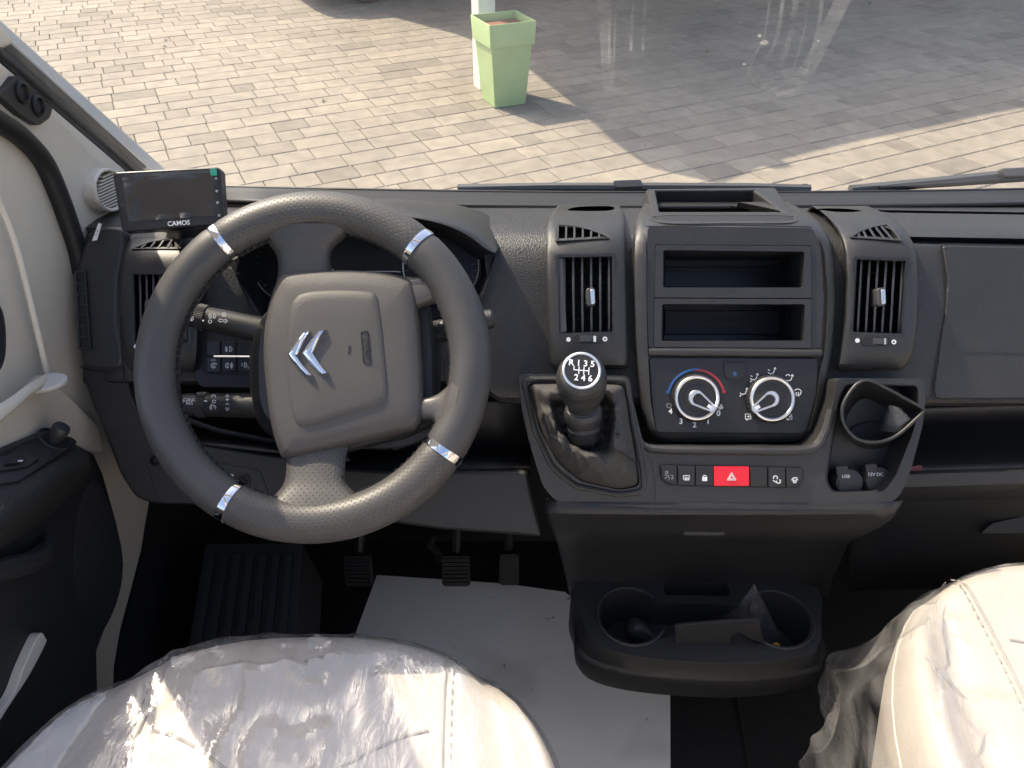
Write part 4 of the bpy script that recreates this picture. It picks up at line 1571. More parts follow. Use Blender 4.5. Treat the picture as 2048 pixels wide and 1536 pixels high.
# ------------------------------------------------------------------ lower dash, driver's side
def lower_dash():
    ld = dash
    # switch cluster left of the column
    sp = thing('switch_panel', None, None)
    sp.parent = dash
    slab('surround', rpoly([(386, 662), (540, 664), (540, 778), (400, 775), (388, 755)], 8), .984, .02, 'dark_trim', sp, bevel=.002)
    slab('switch_plate', rpoly([(398, 664), (535, 666), (535, 750), (412, 748), (400, 738)], 8), .9815, .004, 'black', sp, bevel=.001)
    icons = {}
    for r in range(2):
        for c in range(4):
            x0, y0 = 412 + c * 31 + r * 1, 682 + r * 33
            if c > 3:
                continue
            b = slab('switch', rpoly(box2(x0, y0, x0 + 28, y0 + 29), 3), .979, .006, 'panel_black', sp, bevel=.0012)
            x, y = x0 + 14, y0 + 16
            Dm = .9787
            if (r, c) == (0, 1):
                strokes('fog_symbol', [arc(x + 2, y, 5, -90, 90, 8) + [(x + 2, y + 5), (x + 2, y - 5)], [(x - 2, y - 3), (x - 7, y - 2)], [(x - 2, y), (x - 7, y + 1)], [(x - 2, y + 3), (x - 7, y + 4)], [(x - 5, y - 5), (x - 4, y + 6)]], 1.4, Dm, 'white_print', b)
            if (r, c) == (1, 0):
                strokes('stop_start_symbol', [arc(x, y, 5, 30, 330, 10), [(x - 2, y + 3), (x, y - 3), (x + 2, y + 3)], [(x + 4, y - 5), (x + 7, y - 2)]], 1.4, Dm, 'white_print', b)
                slab('lamp_window', box2(x - 5, y0 + 4, x + 5, y0 + 6.5), Dm, .0005, 'grey_print', b, bevel=0)
            if (r, c) == (1, 1):
                strokes('rear_fog_symbol', [arc(x - 2, y, 5, 90, 270, 8) + [(x - 2, y - 5), (x - 2, y + 5)], [(x + 2, y - 3), (x + 8, y - 3)], [(x + 2, y), (x + 8, y)], [(x + 2, y + 3), (x + 8, y + 3)], [(x + 5, y - 6), (x + 5, y + 6)]], 1.4, Dm, 'white_print', b)
            if (r, c) == (1, 2):
                strokes('beam_level_symbol', [arc(x, y - 1, 4.5, -90, 90, 8) + [(x, y + 3.5), (x, y - 5.5)], [(x - 4, y - 4), (x - 6, y - 3)], [(x - 4, y), (x - 6, y + 1)], [(x + 7, y + 2), (x + 7, y + 6)]], 1.4, Dm, 'white_print', b)
    m = MB()
    m.tube([P(428, 713, .977), P(540, 714, .977)], .0016, 8)
    m.build('trim_line', 'satin', sp)
    # lower cover with its screws and the open tray above it
    lower = [(160, 737), (250, 738), (262, 790), (300, 862), (380, 884), (470, 899), (560, 913), (700, 930), (700, 1015), (430, 1012), (305, 1008), (270, 996), (240, 950), (205, 860), (180, 800)]
    lc = slab('lower_cover', rpoly(lower, 14), .992, .05, 'dark_trim', dash, bevel=.006, seg=4)
    slab('access_panel', rpoly([(282, 902), (330, 905), (520, 940), (545, 1008), (318, 1006)], 10), .9905, .004, 'dark_trim', dash, bevel=.0012)
    for x, y in ((311, 921), (487, 962)):
        m = MB()
        m.lathe(P(x, y, .9895), NV, [(.0085, -.001), (.0085, .0015), (.0065, .0018), (.006, -.001), (.0025, -.001), (.0025, .0008), (.0003, .001)], 20)
        m.build('screw_cap', 'black', dash)
    lb = slab('warning_label', [(350, 948), (432, 943), (466, 949), (479, 978), (362, 968)], .9898, .0006, 'label_white', dash, bevel=0)
    for i in range(5):
        ptext('label_print', 'manual de bordo', 452 + i * 1.5, 952 + i * 5, .9895, 3.4, 'grey_print', lb, ang=-14)
    m = MB()
    m.grid([[P(x, lerp(882, 916, (x - 378) / 320), .99) for x in (378, 460, 560, 700)], [P(x, lerp(882, 916, (x - 378) / 320) - 6, 1.02) for x in (378, 460, 560, 700)], [P(x, lerp(842, 880, (x - 378) / 320), 1.13) for x in (378, 460, 560, 700)]])
    m.build('tray_floor', 'dash_smooth', dash, solid=.004)
    m = MB()
    m.tube([P(372, 838, 1.03), P(440, 862, 1.03), P(545, 882, 1.03), P(690, 890, 1.03)], .004, 8)
    m.build('tray_bead', 'dash_smooth', dash)
    # knee bolster right of the column
    m = MB()
    kb = [(690, 1000), (1050, 938), (1062, 945), (1086, 1074), (1078, 1078), (720, 1032)]
    m.prism([P(x, y, .985) for x, y in [(600, 930), (760, 940), (1055, 942), (1084, 1074), (880, 1060), (740, 1040), (600, 1010)]], -NV * .05)
    m.build('knee_bolster', 'dark_trim', dash, bevel=.006, seg=4)
    m = MB()
    m.grid([[P(x, y, d) for x in (690, 850, 980, 1060)] for y, d in ((800, 1.0), (905, 1.10), (942, 1.0))])
    m.build('recess_back', 'black', dash, solid=.005)


lower_dash()


# ------------------------------------------------------------------ console under the stack
def console():
    t = dash
    ol = rpoly([(1037, 748), (1258, 752), (1266, 800), (1286, 884), (1310, 893), (1620, 893), (1648, 860), (1668, 800), (1672, 756), (1848, 758), (1851, 800), (1846, 850), (1822, 940), (1800, 992), (1760, 1020), (1300, 1016), (1112, 1003), (1085, 972), (1060, 890), (1044, 820)], 12)
    gh = rpoly([(1054, 766), (1250, 768), (1262, 850), (1276, 935), (1280, 972), (1240, 980), (1160, 962), (1115, 925), (1080, 860)], 12)
    ph = rpoly([(1690, 768), (1836, 770), (1838, 810), (1828, 860), (1790, 955), (1768, 984), (1664, 986), (1650, 962), (1662, 880), (1676, 800)], 14)
    con = slab('console', ol, .931, .06, 'stack', t, bevel=.006, seg=4, holes=[gh, ph])
    strokes('panel_gap', [spl([(1292, 900), (1304, 930), (1310, 970), (1310, 1012)], 4)], 1.8, .9308, 'black', con)
    # raised rim round the gaiter
    m = MB()
    m.tube([P(p.x, p.y, .931) for p in rpoly([(1046, 758), (1254, 760), (1266, 848), (1286, 940), (1288, 982), (1240, 990), (1150, 972), (1104, 934), (1070, 862)], 14)], .0036, 8, closed=True, ref=NV)
    m.build('gaiter_rim', 'stack', con)
    # rolled upper edge under the stack and lower lip
    m = MB()
    m.tube(spl([P(1290, 893, .935), P(1320, 899, .931), P(1460, 901, .930), P(1610, 900, .931), P(1646, 872, .932), P(1662, 820, .934)], 5), .0055, 10)
    m.build('ledge', 'stack', con)
    # switch row
    row = thing('switch_row', None, None)
    row.parent = dash
    plate = rpoly([(1319, 929), (1608, 935), (1607, 962), (1596, 977), (1334, 972), (1322, 960)], 8)
    slab('switch_bed', plate, .9300, .003, 'black', row, bevel=.0006)
    xs = [(1321, 1354), (1356, 1390), (1392, 1427), (1428, 1499), (1501, 1535), (1537, 1571), (1573, 1606)]
    Dm = .9252
    for i, (a, b) in enumerate(xs):
        y0 = lerp(931, 936, i / 6)
        y1 = lerp(970, 975, i / 6)
        pts = box2(a, y0, b, y1)
        if i == 0:
            pts = [(a, y0), (b, y0), (b, y1), (a + 14, y1 - 4), (a + 2, y1 - 14)]
        if i == 6:
            pts = [(a, y0), (b, y0), (b - 2, y1 - 14), (b - 12, y1 - 1), (a, y1)]
        s = slab('hazard_switch' if i == 3 else 'switch', rpoly(pts, 3), .9262, .008, 'red_button' if i == 3 else 'panel_black', row, bevel=.0012)
        x, y = (a + b) / 2, (y0 + y1) / 2 + 3
        if i in (1, 2, 5, 6):
            slab('lamp_window', box2(x - 7, y0 + 5, x + 7, y0 + 7.5), Dm + .0006, .0005, 'dark_trim', s, bevel=0)
        if i == 0:
            strokes('airbag_off_symbol', [arc(x - 4, y - 9, 2.5, 0, 360, 8), [(x - 8, y - 4), (x, y - 2), (x + 1, y + 5)], [(x - 8, y + 4), (x - 3, y)]], 1.4, Dm, 'grey_print', s)
            ptext('digit', '2', x + 7, y + 1, Dm, 9, 'grey_print', s)
        if i == 1:
            strokes('rear_heater_symbol', [[(x - 6, y - 3), (x + 6, y - 3), (x + 6, y + 4), (x - 6, y + 4), (x - 6, y - 3)], [(x - 2.5, y), (x - 2.5, y + 7)], [(x + .5, y), (x + .5, y + 7)], [(x + 3.5, y), (x + 3.5, y + 7)]], 1.6, Dm, 'white_print', s)
        if i == 2:
            slab('lock_symbol', box2(x - 5, y - 1, x + 5, y + 7), Dm, .0004, 'white_print', s, bevel=0)
            strokes('lock_bow', [arc(x, y - 1, 3.4, 180, 360, 8)], 1.6, Dm, 'white_print', s)
        if i == 3:
            tri = lambda r: [(x + r * math.cos(rad(-90 + 120 * k)), y - 1 + r * math.sin(rad(-90 + 120 * k))) for k in (0, 1, 2)]
            for r in (10, 5.5):
                q = tri(r)
                strokes('hazard_symbol', [[q[0], q[1]], [q[1], q[2]], [q[2], q[0]]], 1.3, Dm, 'white_print', s)
        if i == 5:
            strokes('descent_symbol', [arc(x - 3, y - 2, 4, 150, 400, 10), arc(x + 3, y + 5, 4, -60, 200, 10), [(x - 8, y + 3), (x, y + 8)]], 1.8, Dm, 'white_print', s)
        if i == 6:
            strokes('traction_symbol', [[(x - 6, y + 2), (x - 2, y - 3), (x + 4, y - 3), (x + 6, y + 1), (x - 4, y + 3)], arc(x, y + 4, 3, 0, 180, 6)], 2.0, Dm, 'white_print', s)
    # pocket on the right: lining, cup holder, two sockets
    pk = thing('side_pocket', None, None)
    pk.parent = dash
    m = MB()
    c = Vector((1752, 870))
    m.grid([[P(p.x, p.y, .934) for p in ph], [P(*(c + (p - c) * .96), .985) for p in ph]], cv=True)
    m.prism([P(*(c + (p - c) * .965), .975) for p in ph], -NV * .004)
    m.build('pocket_lining', 'dash_smooth', pk, solid=.001)
    # cup ring: a round bowl drawn out to a corner on the right
    cup = spl([(1690, 800), (1714, 768), (1740, 762), (1775, 778), (1815, 800), (1842, 815), (1846, 824), (1830, 840), (1795, 870), (1758, 884), (1718, 880), (1692, 856), (1684, 826)], 5, True)
    cc = Vector((1752, 826))
    m = MB()
    rows = []
    for s, d, dy in ((.80, .995, 30), (.9, .955, 14), (.985, .922, 2), (1.0, .915, 0), (.985, .9125, 0), (.965, .914, 0), (.95, .92, 1), (.86, .95, 14), (.74, .992, 28)):
        rows.append([P(*(cc + (p - cc) * s + Vector((-6 * (1 - s) * 5, dy))), d) for p in cup])
    vs = m.grid(rows, cv=True)
    m.fan(vs[-1])
    m.build('cup_holder', 'dash_smooth', pk)
    m = MB()
    m.tube([P(p.x, p.y, .914) for p in cup], .0019, 10, closed=True, ref=NV)
    m.build('cup_rim', 'dash_smooth', pk)
    m = MB()
    m.tube([P(1745 + 44 * math.cos(rad(a)), 866 + 22 * math.sin(rad(a)), .972) for a in range(180, 361, 12)], .0012, 6)
    m.build('cup_rib', 'stack', pk)
    for x, y, s in ((1688, 962, 'USB'), (1747, 958, '12V DC')):
        k = thing('power_socket', None, None)
        k.parent = pk
        m = MB()
        m.lathe(P(x, y, .966), NV, [(.0185, -.005), (.0185, .012), (.016, .016), (.0003, .017)], 28)
        m.build('socket_cap', 'dash_smooth', k)
        slab('flap', rpoly([(x - 17, y - 30), (x + 7, y - 32), (x + 20, y + 12), (x + 14, y + 20), (x - 10, y + 22), (x - 12, y - 4)], 4), .949, .006, 'dash_smooth', k, bevel=.0014)
        ptext('socket_print', s, x + 4, y - 9, .9486, 7, 'white_print', k, ang=0)
    # body below the console: lip, underside and the neck down to the tray
    m = MB()
    rows = []
    for py, xl, xr, D in ((1000, 1098, 1800, .934), (1022, 1096, 1788, .938), (1032, 1100, 1780, .950), (1036, 1100, 1778, .955), (1052, 1106, 1756, .966), (1068, 1112, 1722, .99), (1076, 1116, 1700, 1.03), (1090, 1120, 1690, 1.075), (1160, 1138, 1660, 1.135), (1200, 1146, 1650, 1.17)):
        w = xr - xl
        rows.append([P(xl, py - 4, D + .07), P(xl, py - 2, D + .03), P(xl + 5, py, D + .006)] + [P(xl + w * s, py + 3 * math.sin(math.pi * s), D) for s in (.03, .1, .3, .5, .7, .9, .97)] + [P(xr - 5, py, D + .006), P(xr, py - 2, D + .03), P(xr, py - 4, D + .07)])
    m.grid(rows)
    m.build('console_neck', 'dark_trim', t, solid=.004)
    slab('catch', rpoly([(1362, 1052), (1454, 1054), (1450, 1072), (1368, 1072)], 6), .969, .02, 'dark_trim', t, bevel=.002)
    strokes('panel_gap', [spl([(1110, 1030), (1300, 1036), (1500, 1040), (1780, 1036)], 5)], 2, .9478, 'black', t)


console()


def gear_lever():
    t = thing('gear_lever', 'short gear lever with round black knob and wrinkled leather gaiter', 'gear lever')
    # gaiter: cloth rings from the console rim up to the collar, with slack folds
    rim = [Vector(p) for p in rpoly([(1054, 766), (1250, 768), (1262, 850), (1276, 935), (1280, 972), (1240, 980), (1160, 962), (1115, 925), (1080, 860)], 12, 4)]
    n = 96
    L = [0]
    for i in range(len(rim)):
        L.append(L[-1] + (rim[(i + 1) % len(rim)] - rim[i]).length)
    def rp(u):
        d = u % 1 * L[-1]
        for i in range(len(rim)):
            if d <= L[i + 1]:
                return lerp(rim[i], rim[(i + 1) % len(rim)], (d - L[i]) / max(L[i + 1] - L[i], 1e-6))
        return rim[0]
    c = Vector((1170, 846))
    # start of the ring nearest the upper left corner, sorted by angle so that rings do not twist
    K = 26
    rows = []
    for k in range(K + 1):
        s = k / K
        row = []
        for i in range(n):
            u = i / n
            o = rp(u)
            a = math.atan2(o.y - c.y, o.x - c.x)
            tgt = c + Vector((math.cos(a), math.sin(a))) * 34
            # a slack roll of leather: up to a crest, tucked in behind it, then up to the collar
            p = lerp(o, tgt, s)
            front = .5 + .5 * math.sin(a)
            n1 = mnoise.noise(Vector((math.cos(a) * 1.9, math.sin(a) * 1.9, 3.1)))
            n2 = mnoise.noise(Vector((math.cos(a) * 4.2, math.sin(a) * 4.2, s * 2.0 + 1)))
            n3 = 1 - 2.2 * abs(mnoise.noise(Vector((math.cos(a) * 3.0 + 5, math.sin(a) * 3.0, s * 3.5))))
            crest = .38 + .30 * front + .05 * n1
            hgt = (.038 + .022 * front) * (1 + .5 * n1)
            if s < crest:
                h = hgt * math.sin(.5 * math.pi * (s / crest)) ** .85
            else:
                q = (s - crest) / (1 - crest)
                low = .012 + .008 * n2
                h = lerp(hgt, low, .5 - .5 * math.cos(math.pi * min(1, q * 2.4))) if q < .42 else lerp(low, .030, ((q - .42) / .58) ** 1.3)
            amp = math.sin(math.pi * s) ** .8
            h += amp * (.007 * n2 + .010 * max(0, n3) ** 3)
            d = .938 - h
            p = p + Vector((0, 9 * amp * n2))
            p = c + (p - c) * (1 + .08 * amp * n1)
            row.append(P(p.x, p.y, d))
        rows.append(row)
    m = MB()
    m.grid(rows, cv=True)
    m.build('gaiter', 'gaiter', t, sub=1, angle=180)
    # two stitched seams running down the gaiter
    for ang, wob in ((38, .0),):
        m = MB()
        for k in range(1, 12):
            q0, q1 = None, None
            for dk in (0, 1):
                i = min(range(n), key=lambda ii: abs(((math.degrees(math.atan2(rp(ii / n).y - c.y, rp(ii / n).x - c.x)) - ang + 180) % 360) - 180))
                pt = rows[k + dk][i]
                if dk == 0:
                    q0 = pt
                else:
                    q1 = pt
            m.tube([q0 + NV * .003, lerp(q0, q1, .8) + NV * .003], .0009, 5)
        m.build('stitching', 'thread', t)
    ax = (NV * .96 + UP * .28).normalized()
    kc = P(1163, 742, .8515)
    def stem(q, name, mt):
        m = MB()
        pts = spl([P(x, y, d) for x, y, d, r in q], 4)
        rs = [v[0] for v in spl([(r, 0) for x, y, d, r in q], 4)]
        m.tube(pts, rs, 36, ref=RT)
        return m.build(name, mt, t, angle=50)
    stem([(1169, 872, .915, .0195), (1168, 856, .909, .0205), (1168, 848, .906, .0215), (1167, 843, .904, .0195), (1167, 838, .902, .021), (1166, 824, .896, .0225), (1166, 814, .892, .0205), (1166, 810, .89, .018)], 'collar', 'knob_black')
    stem([(1166, 812, .892, .0175), (1166, 803, .888, .0195), (1165, 790, .883, .0243), (1164, 772, .876, .0274), (1163, 758, .868, .0284), (1163, 749, .860, .027), (1163, 744, .8545, .0238), (1163, 742, .852, .0195)], 'knob', 'knob_black')
    m = MB()
    m.tube([kc + (RT * math.cos(2 * math.pi * i / 48) + ax.cross(RT) * math.sin(2 * math.pi * i / 48)) * .0198 + ax * .0008 for i in range(48)], .0019, 8, closed=True, ref=ax)
    m.build('silver_ring', 'satin', t)
    m = MB()
    m.lathe(kc, ax, [(.0192, 0), (.018, .0014), (.0003, .0022)], 36)
    bd = m.build('badge', 'panel_black', t)
    e1 = RT
    e2 = ax.cross(RT).normalized()
    if e2.dot(UP) < 0:
        e2 = -e2
    def B(x, y):
        return kc + ax * .0026 + e1 * x + e2 * y
    rot = -.08
    e1r = (e1 * math.cos(rot) + e2 * math.sin(rot))
    e2r = (-e1 * math.sin(rot) + e2 * math.cos(rot))
    def B(x, y):
        return kc + ax * .0026 + e1r * x + e2r * y
    text('shift_lettering', 'R 1 3 5', B(-.0005, .0078), e1r, e2r, .0098, 'white_print', bd, bold=.00018)
    text('shift_lettering', '2 4 6', B(.0022, -.0088), e1r, e2r, .0098, 'white_print', bd, bold=.00018)
    m = MB()
    bars = [((-.0085, .0036), (-.0085, 0)), ((-.0085, 0), (.0078, 0)), ((-.003, .0036), (-.003, -.004)), ((.0024, .0036), (.0024, -.004)), ((.0078, .0036), (.0078, -.004))]
    for a, b in bars:
        a, b = Vector(a), Vector(b)
        d = (b - a).normalized() * .0005
        nn = Vector((-d.y, d.x))
        m.prism([B(*(a - d - nn)), B(*(b + d - nn)), B(*(b + d + nn)), B(*(a - d + nn))], -ax * .0004)
    m.build('shift_pattern', 'white_print', bd, smooth=False)


gear_lever()


# ------------------------------------------------------------------ passenger side of the dash
def passenger_side():
    slab('glovebox_lid', rpoly([(1886, 491), (2320, 500), (2320, 796), (1872, 797), (1868, 780), (1880, 700), (1892, 620), (1896, 560)], 8), .9835, .02, 'dash', dash, bevel=.002, seg=3)
    strokes('panel_gap', [spl([(1882, 491), (1892, 560), (1888, 640), (1874, 720), (1864, 785), (1866, 799)], 5), [(1866, 799), (2320, 799)], [(1885, 488), (2320, 497)]], 3, .9852, 'black', dash)
    strokes('lid_crease', [[(1925, 706), (2320, 710)]], 1.6, .9830, 'dash_smooth', dash)
    # open shelf below it
    m = MB()
    xs = [1690, 1850, 2050, 2330]
    m.grid([[P(x, y + (0 if x < 1900 else -6), d) for x in xs] for y, d in ((812, 1.02), (850, 1.13), (900, 1.10), (938, 1.03), (947, 1.006))])
    m.build('shelf', 'dark_trim', dash, solid=.006)
    m = MB()
    rows = []
    for y, d in ((940, 1.008), (950, .998), (975, 1.0), (990, 1.012), (1000, 1.03), (1010, 1.04), (1090, 1.09), (1180, 1.15)):
        rows.append([P(x, y + (x - 1780) * -.03, d) for x in (1700, 1780, 1900, 2050, 2330)])
    m.grid(rows)
    m.build('lower_panel', 'dark_trim', dash, solid=.006)
    slab('latch_recess', rpoly([(1985, 1046), (2060, 1030), (2330, 1020), (2330, 1065), (1960, 1068)], 6), 1.058, .01, 'black', dash, bevel=.001)
    m = MB()
    m.prism([P(x, y, 1.005) for x, y in ((1815, 935), (1842, 930), (1850, 945), (1822, 955))], -NV * .0006)
    tg_ = m.build('shelf_tag', mat('dark_red', (.09, .008, .012), .5), dash, smooth=False)


passenger_side()


# ------------------------------------------------------------------ tray with cup holders at the foot of the console
def tray():
    t = thing('cup_holder_tray', 'black moulded tray with two cup holders low between the seats', 'tray')
    Z = CAMH - .92
    def H(x, y, z=Z):
        return hz(x, y, z)
    top = spl([(1150, 1172), (1300, 1150), (1480, 1152), (1628, 1172), (1642, 1240), (1636, 1292), (1606, 1312), (1480, 1326), (1300, 1316), (1196, 1290), (1164, 1240)], 5, True)
    T = [H(p.x, p.y) for p in top]
    c = sum(T, Vector()) / len(T)
    def off(k, dz):
        out = []
        for p in T:
            d = (p - c)
            f = max(0, min(1, (c.y - p.y + .03) / .06))
            out.append(c + d * (1 + k * f) + Vector((0, 0, dz)))
        return out
    m = MB()
    rows = [off(.05, -.078), off(.09, -.062), off(.105, -.045), off(.105, -.034), off(.09, -.030), off(.055, -.027), off(.02, -.004), T]
    vs = m.grid(rows, cv=True)
    m.fan(vs[-1])
    m.fan(vs[0])
    body = m.build('tray_body', 'dark_trim', t)
    def cyl(x, y, r, depth):
        mm = MB()
        p = H(x, y)
        mm.lathe(p + Vector((0, 0, -depth)), (0, 0, 1), [(r * .82, 0), (r, depth + .02)], 40)
        return mm.build('cutter', 'black', smooth=False)
    def bx_(pts, depth):
        mm = MB()
        mm.prism([H(x, y) + Vector((0, 0, .02)) for x, y in pts], Vector((0, 0, -depth - .02)))
        return mm.build('cutter', 'black', smooth=False)
    cut(body, [cyl(1262, 1232, .0455, .068)])
    cut(body, [cyl(1556, 1238, .0455, .068)])
    cut(body, [bx_(rpoly([(1300, 1206), (1500, 1210), (1520, 1290), (1470, 1264), (1360, 1262), (1318, 1280)], 6), .05)])
    cut(body, [bx_(rpoly([(1326, 1166), (1456, 1168), (1460, 1192), (1330, 1190)], 5), .03)])
    for x, y in ((1262, 1232), (1556, 1238)):
        m = MB()
        p = H(x, y)
        a0, a1 = (40, 330) if x < 1400 else (-150, 140)
        m.tube([p + Vector((math.cos(rad(a)), math.sin(rad(a)), 0)) * .0475 + Vector((0, 0, .0005)) for a in range(a0, a1 + 1, 10)], .0022, 8)
        m.build('cup_rim', 'dash_smooth', t)
    m = MB()
    p = H(1285, 1225) + Vector((0, 0, -.045))
    m.lathe(p, (-.5, .1, .5), [(.016, -.02), (.016, .01), (.012, .018), (.004, .022)], 20)
    m.build('spring_finger', 'dash_smooth', t)
    return Z


TRAYZ = tray()


def tray_items():
    Z = TRAYZ
    cd = MB()
    pts = [(1350, 1252), (1440, 1244), (1518, 1240), (1528, 1288), (1500, 1278), (1475, 1264), (1462, 1274), (1458, 1294), (1352, 1294)]
    Y = hz(1430, 1288, Z).y
    cd.prism([hy(x, y, Y) for x, y in pts], Vector((0, .004, 0)))
    c = cd.build('card_folder', 'card', None, bevel=.0006)
    tag(c, 'dark grey card folder slotted into the cup holder tray', 'folder')
    m = MB()
    # folded clear bag standing in the right cup
    Yb = Y + .045
    rng = random.Random(5)
    base = [(1440, 1240), (1475, 1214), (1508, 1168), (1524, 1198), (1545, 1240), (1562, 1272), (1540, 1290), (1512, 1288), (1490, 1262)]
    for k, dy in ((0, .0), (1, .022)):
        cen = hy(1512, 1240, Yb + dy)
        ring = [hy(x, y, Yb + dy + rng.uniform(-.006, .006)) for x, y in base]
        mid = [lerp(p, cen, .5) + Vector((rng.uniform(-.004, .004), rng.uniform(-.008, .008), rng.uniform(-.004, .004))) for p in ring]
        vs = m.grid([ring, mid], cv=True)
        m.fan(vs[1])
    b = m.build('plastic_bag', 'bag', None, angle=12)
    tag(b, 'crumpled clear plastic bag standing in the right cup holder', 'plastic bag')
    m = MB()
    p = hz(1552, 1293, Z - .03)
    m.lathe(p, (.3, -.6, .6), [(.004, -.004), (.006, 0), (.004, .005), (.001, .006)], 8)
    s = m.build('brass_scrap', 'amber', None)
    tag(s, 'tiny amber scrap at the bottom of the right cup holder', 'scrap')
    # clear sleeve in the upper cup holder
    m = MB()
    a = [(1760, 862, .945), (1778, 812, .925), (1792, 814, .924), (1814, 838, .922), (1790, 866, .93)]
    for off in (0, .004):
        m.fan([m.bm.verts.new(P(x, y, d - off) + RT * off) for x, y, d in a])
    m.tube([P(1778, 812, .9245), P(1792, 814, .9235), P(1814, 838, .9215)], .0008, 5)
    b = m.build('clear_sleeve', 'bag', None, smooth=False)
    tag(b, 'small clear plastic sleeve sticking up in the dashboard cup holder', 'plastic sleeve')


tray_items()


# ------------------------------------------------------------------ floor: mat, pedals, footrest
def floor_things():
    m = MB()
    z = FLOOR + .004
    pts = [(754, 1151), (1010, 1168), (1130, 1185), (1160, 1210), (1340, 1350), (1341, 1620), (560, 1620), (640, 1410), (706, 1282)]
    m.prism([hz(x, y, z) for x, y in pts], Vector((0, 0, .0016)))
    o = m.build('floor_mat', 'mat_paper', None, smooth=False)
    tag(o, 'smudged white protective paper mat on the cab floor', 'floor mat')
    for i, (x, y, w, h, lab) in enumerate(((716, 1143, 58, 62, 'ribbed rubber clutch pedal, leftmost of the three'), (912, 1143, 58, 62, 'ribbed rubber brake pedal in the middle above the white mat'), (1018, 1140, 42, 64, 'narrow finely ribbed accelerator pedal, rightmost of the three'))):
        t = thing('pedal', lab, 'pedal', 'foot pedals')
        Y = .90 if i < 2 else .93
        tilt = Vector((0, .35, .94)).normalized()
        c = hy(x, y, Y)
        sc = (c - EYE).dot(-NV) / F
        nrm = Vector((0, -.94, .35))
        ww, hh = w * sc / 2, h * sc / 2 * 1.12
        lp = rpoly([(-ww, -hh), (ww, -hh), (ww * .94, hh), (-ww * .94, hh)], .009)
        m = MB()
        m.prism([c + RT * p.x + tilt * p.y for p in lp], -nrm * .014)
        pad = m.build('pad', 'rubber', t, bevel=.002)
        for k in range(7):
            m = MB()
            if i < 2:
                q = c + tilt * lerp(-hh * .75, hh * .8, k / 6) + nrm * .001
                m.box(q, RT * ww * .8, tilt * .0022, nrm * .0018)
            else:
                q = c + RT * lerp(-ww * .75, ww * .75, k / 6) + nrm * .001
                m.box(q, RT * .0012, tilt * hh * .85, nrm * .0016)
            m.build('rib', 'rubber', pad, smooth=False)
        m = MB()
        m.tube([c - nrm * .012 + tilt * .01, c - nrm * .03 + tilt * .10 + Vector((0, .04, 0)), Vector((c.x, 1.12, c.z + .32))], [.009, .010, .011], 8)
        m.build('arm', 'dark_trim', t)
    t = thing('footrest', 'ribbed black footrest on the left of the driver footwell', 'footrest')
    m = MB()
    A = [P(410, 1085, 1.27), P(605, 1085, 1.27), P(590, 1310, 1.20), P(372, 1310, 1.20)]
    m.prism(A, Vector((0, .05, -.16)))
    m.build('pad', 'rubber', t, bevel=.003)
    for k in range(7):
        s = .1 + k * .13
        a, b = lerp(A[0], A[1], s), lerp(A[3], A[2], s)
        d = (b - a).normalized()
        m = MB()
        nn = RT.cross(d)
        if nn.z < 0:
            nn = -nn
        m.box(lerp(a, b, .53) + nn * .002, (b - a) * .42, RT * .006, nn * .005)
        m.build('rib', 'rubber', t, bevel=.0015)
    m = MB()
    pth = spl([hy(868, 1068, 1.0), hy(862, 1090, 1.0), hy(880, 1110, 1.02), hy(868, 1130, 1.05)], 6)
    m.tube(pth, .008, 10)
    j = m.build('steering_joint', 'dark_trim', None)
    tag(j, 'dark steel steering joint above the brake pedal', 'steering joint')


mat('mat_paper', (.86, .85, .83), .38, bump=.12, bscale=7, var=.07, vscale=5, dist=.01)


def mat_stains():
    """Brown smudges and specks trodden onto the paper mat, part of its own colour."""
    m = M['mat_paper']
    nt = m.node_tree
    b = nt.nodes['Principled BSDF']
    src = b.inputs['Base Color'].links[0].from_socket
    ge = nt.nodes.new('ShaderNodeNewGeometry')
    n = nt.nodes.new('ShaderNodeTexNoise')
    n.inputs['Scale'].default_value = 42
    n.inputs['Detail'].default_value = 5
    nt.links.new(ge.outputs['Position'], n.inputs['Vector'])
    mr = nt.nodes.new('ShaderNodeMapRange')
    mr.inputs[1].default_value, mr.inputs[2].default_value = .70, .74
    nt.links.new(n.outputs['Fac'], mr.inputs[0])
    n2 = nt.nodes.new('ShaderNodeTexNoise')
    n2.inputs['Scale'].default_value = 6
    nt.links.new(ge.outputs['Position'], n2.inputs['Vector'])
    mr2 = nt.nodes.new('ShaderNodeMapRange')
    mr2.inputs[1].default_value, mr2.inputs[2].default_value = .56, .74
    mr2.inputs[4].default_value = .4
    nt.links.new(n2.outputs['Fac'], mr2.inputs[0])
    mx = nt.nodes.new('ShaderNodeMath')
    mx.operation = 'MAXIMUM'
    nt.links.new(mr.outputs[0], mx.inputs[0])
    nt.links.new(mr2.outputs[0], mx.inputs[1])
    mi = nt.nodes.new('ShaderNodeMix')
    mi.data_type = 'RGBA'
    mi.inputs['B'].default_value = (.30, .26, .22, 1)
    nt.links.new(mx.outputs[0], mi.inputs['Factor'])
    nt.links.new(src, mi.inputs['A'])
    nt.links.new(mi.outputs['Result'], b.inputs['Base Color'])


mat_stains()
floor_things()


# ------------------------------------------------------------------ left side: pillar trim, door
def pxprism(m, pts, x, t):
    m.prism([hx(a, b, x) for a, b in pts], Vector((t, 0, 0)))


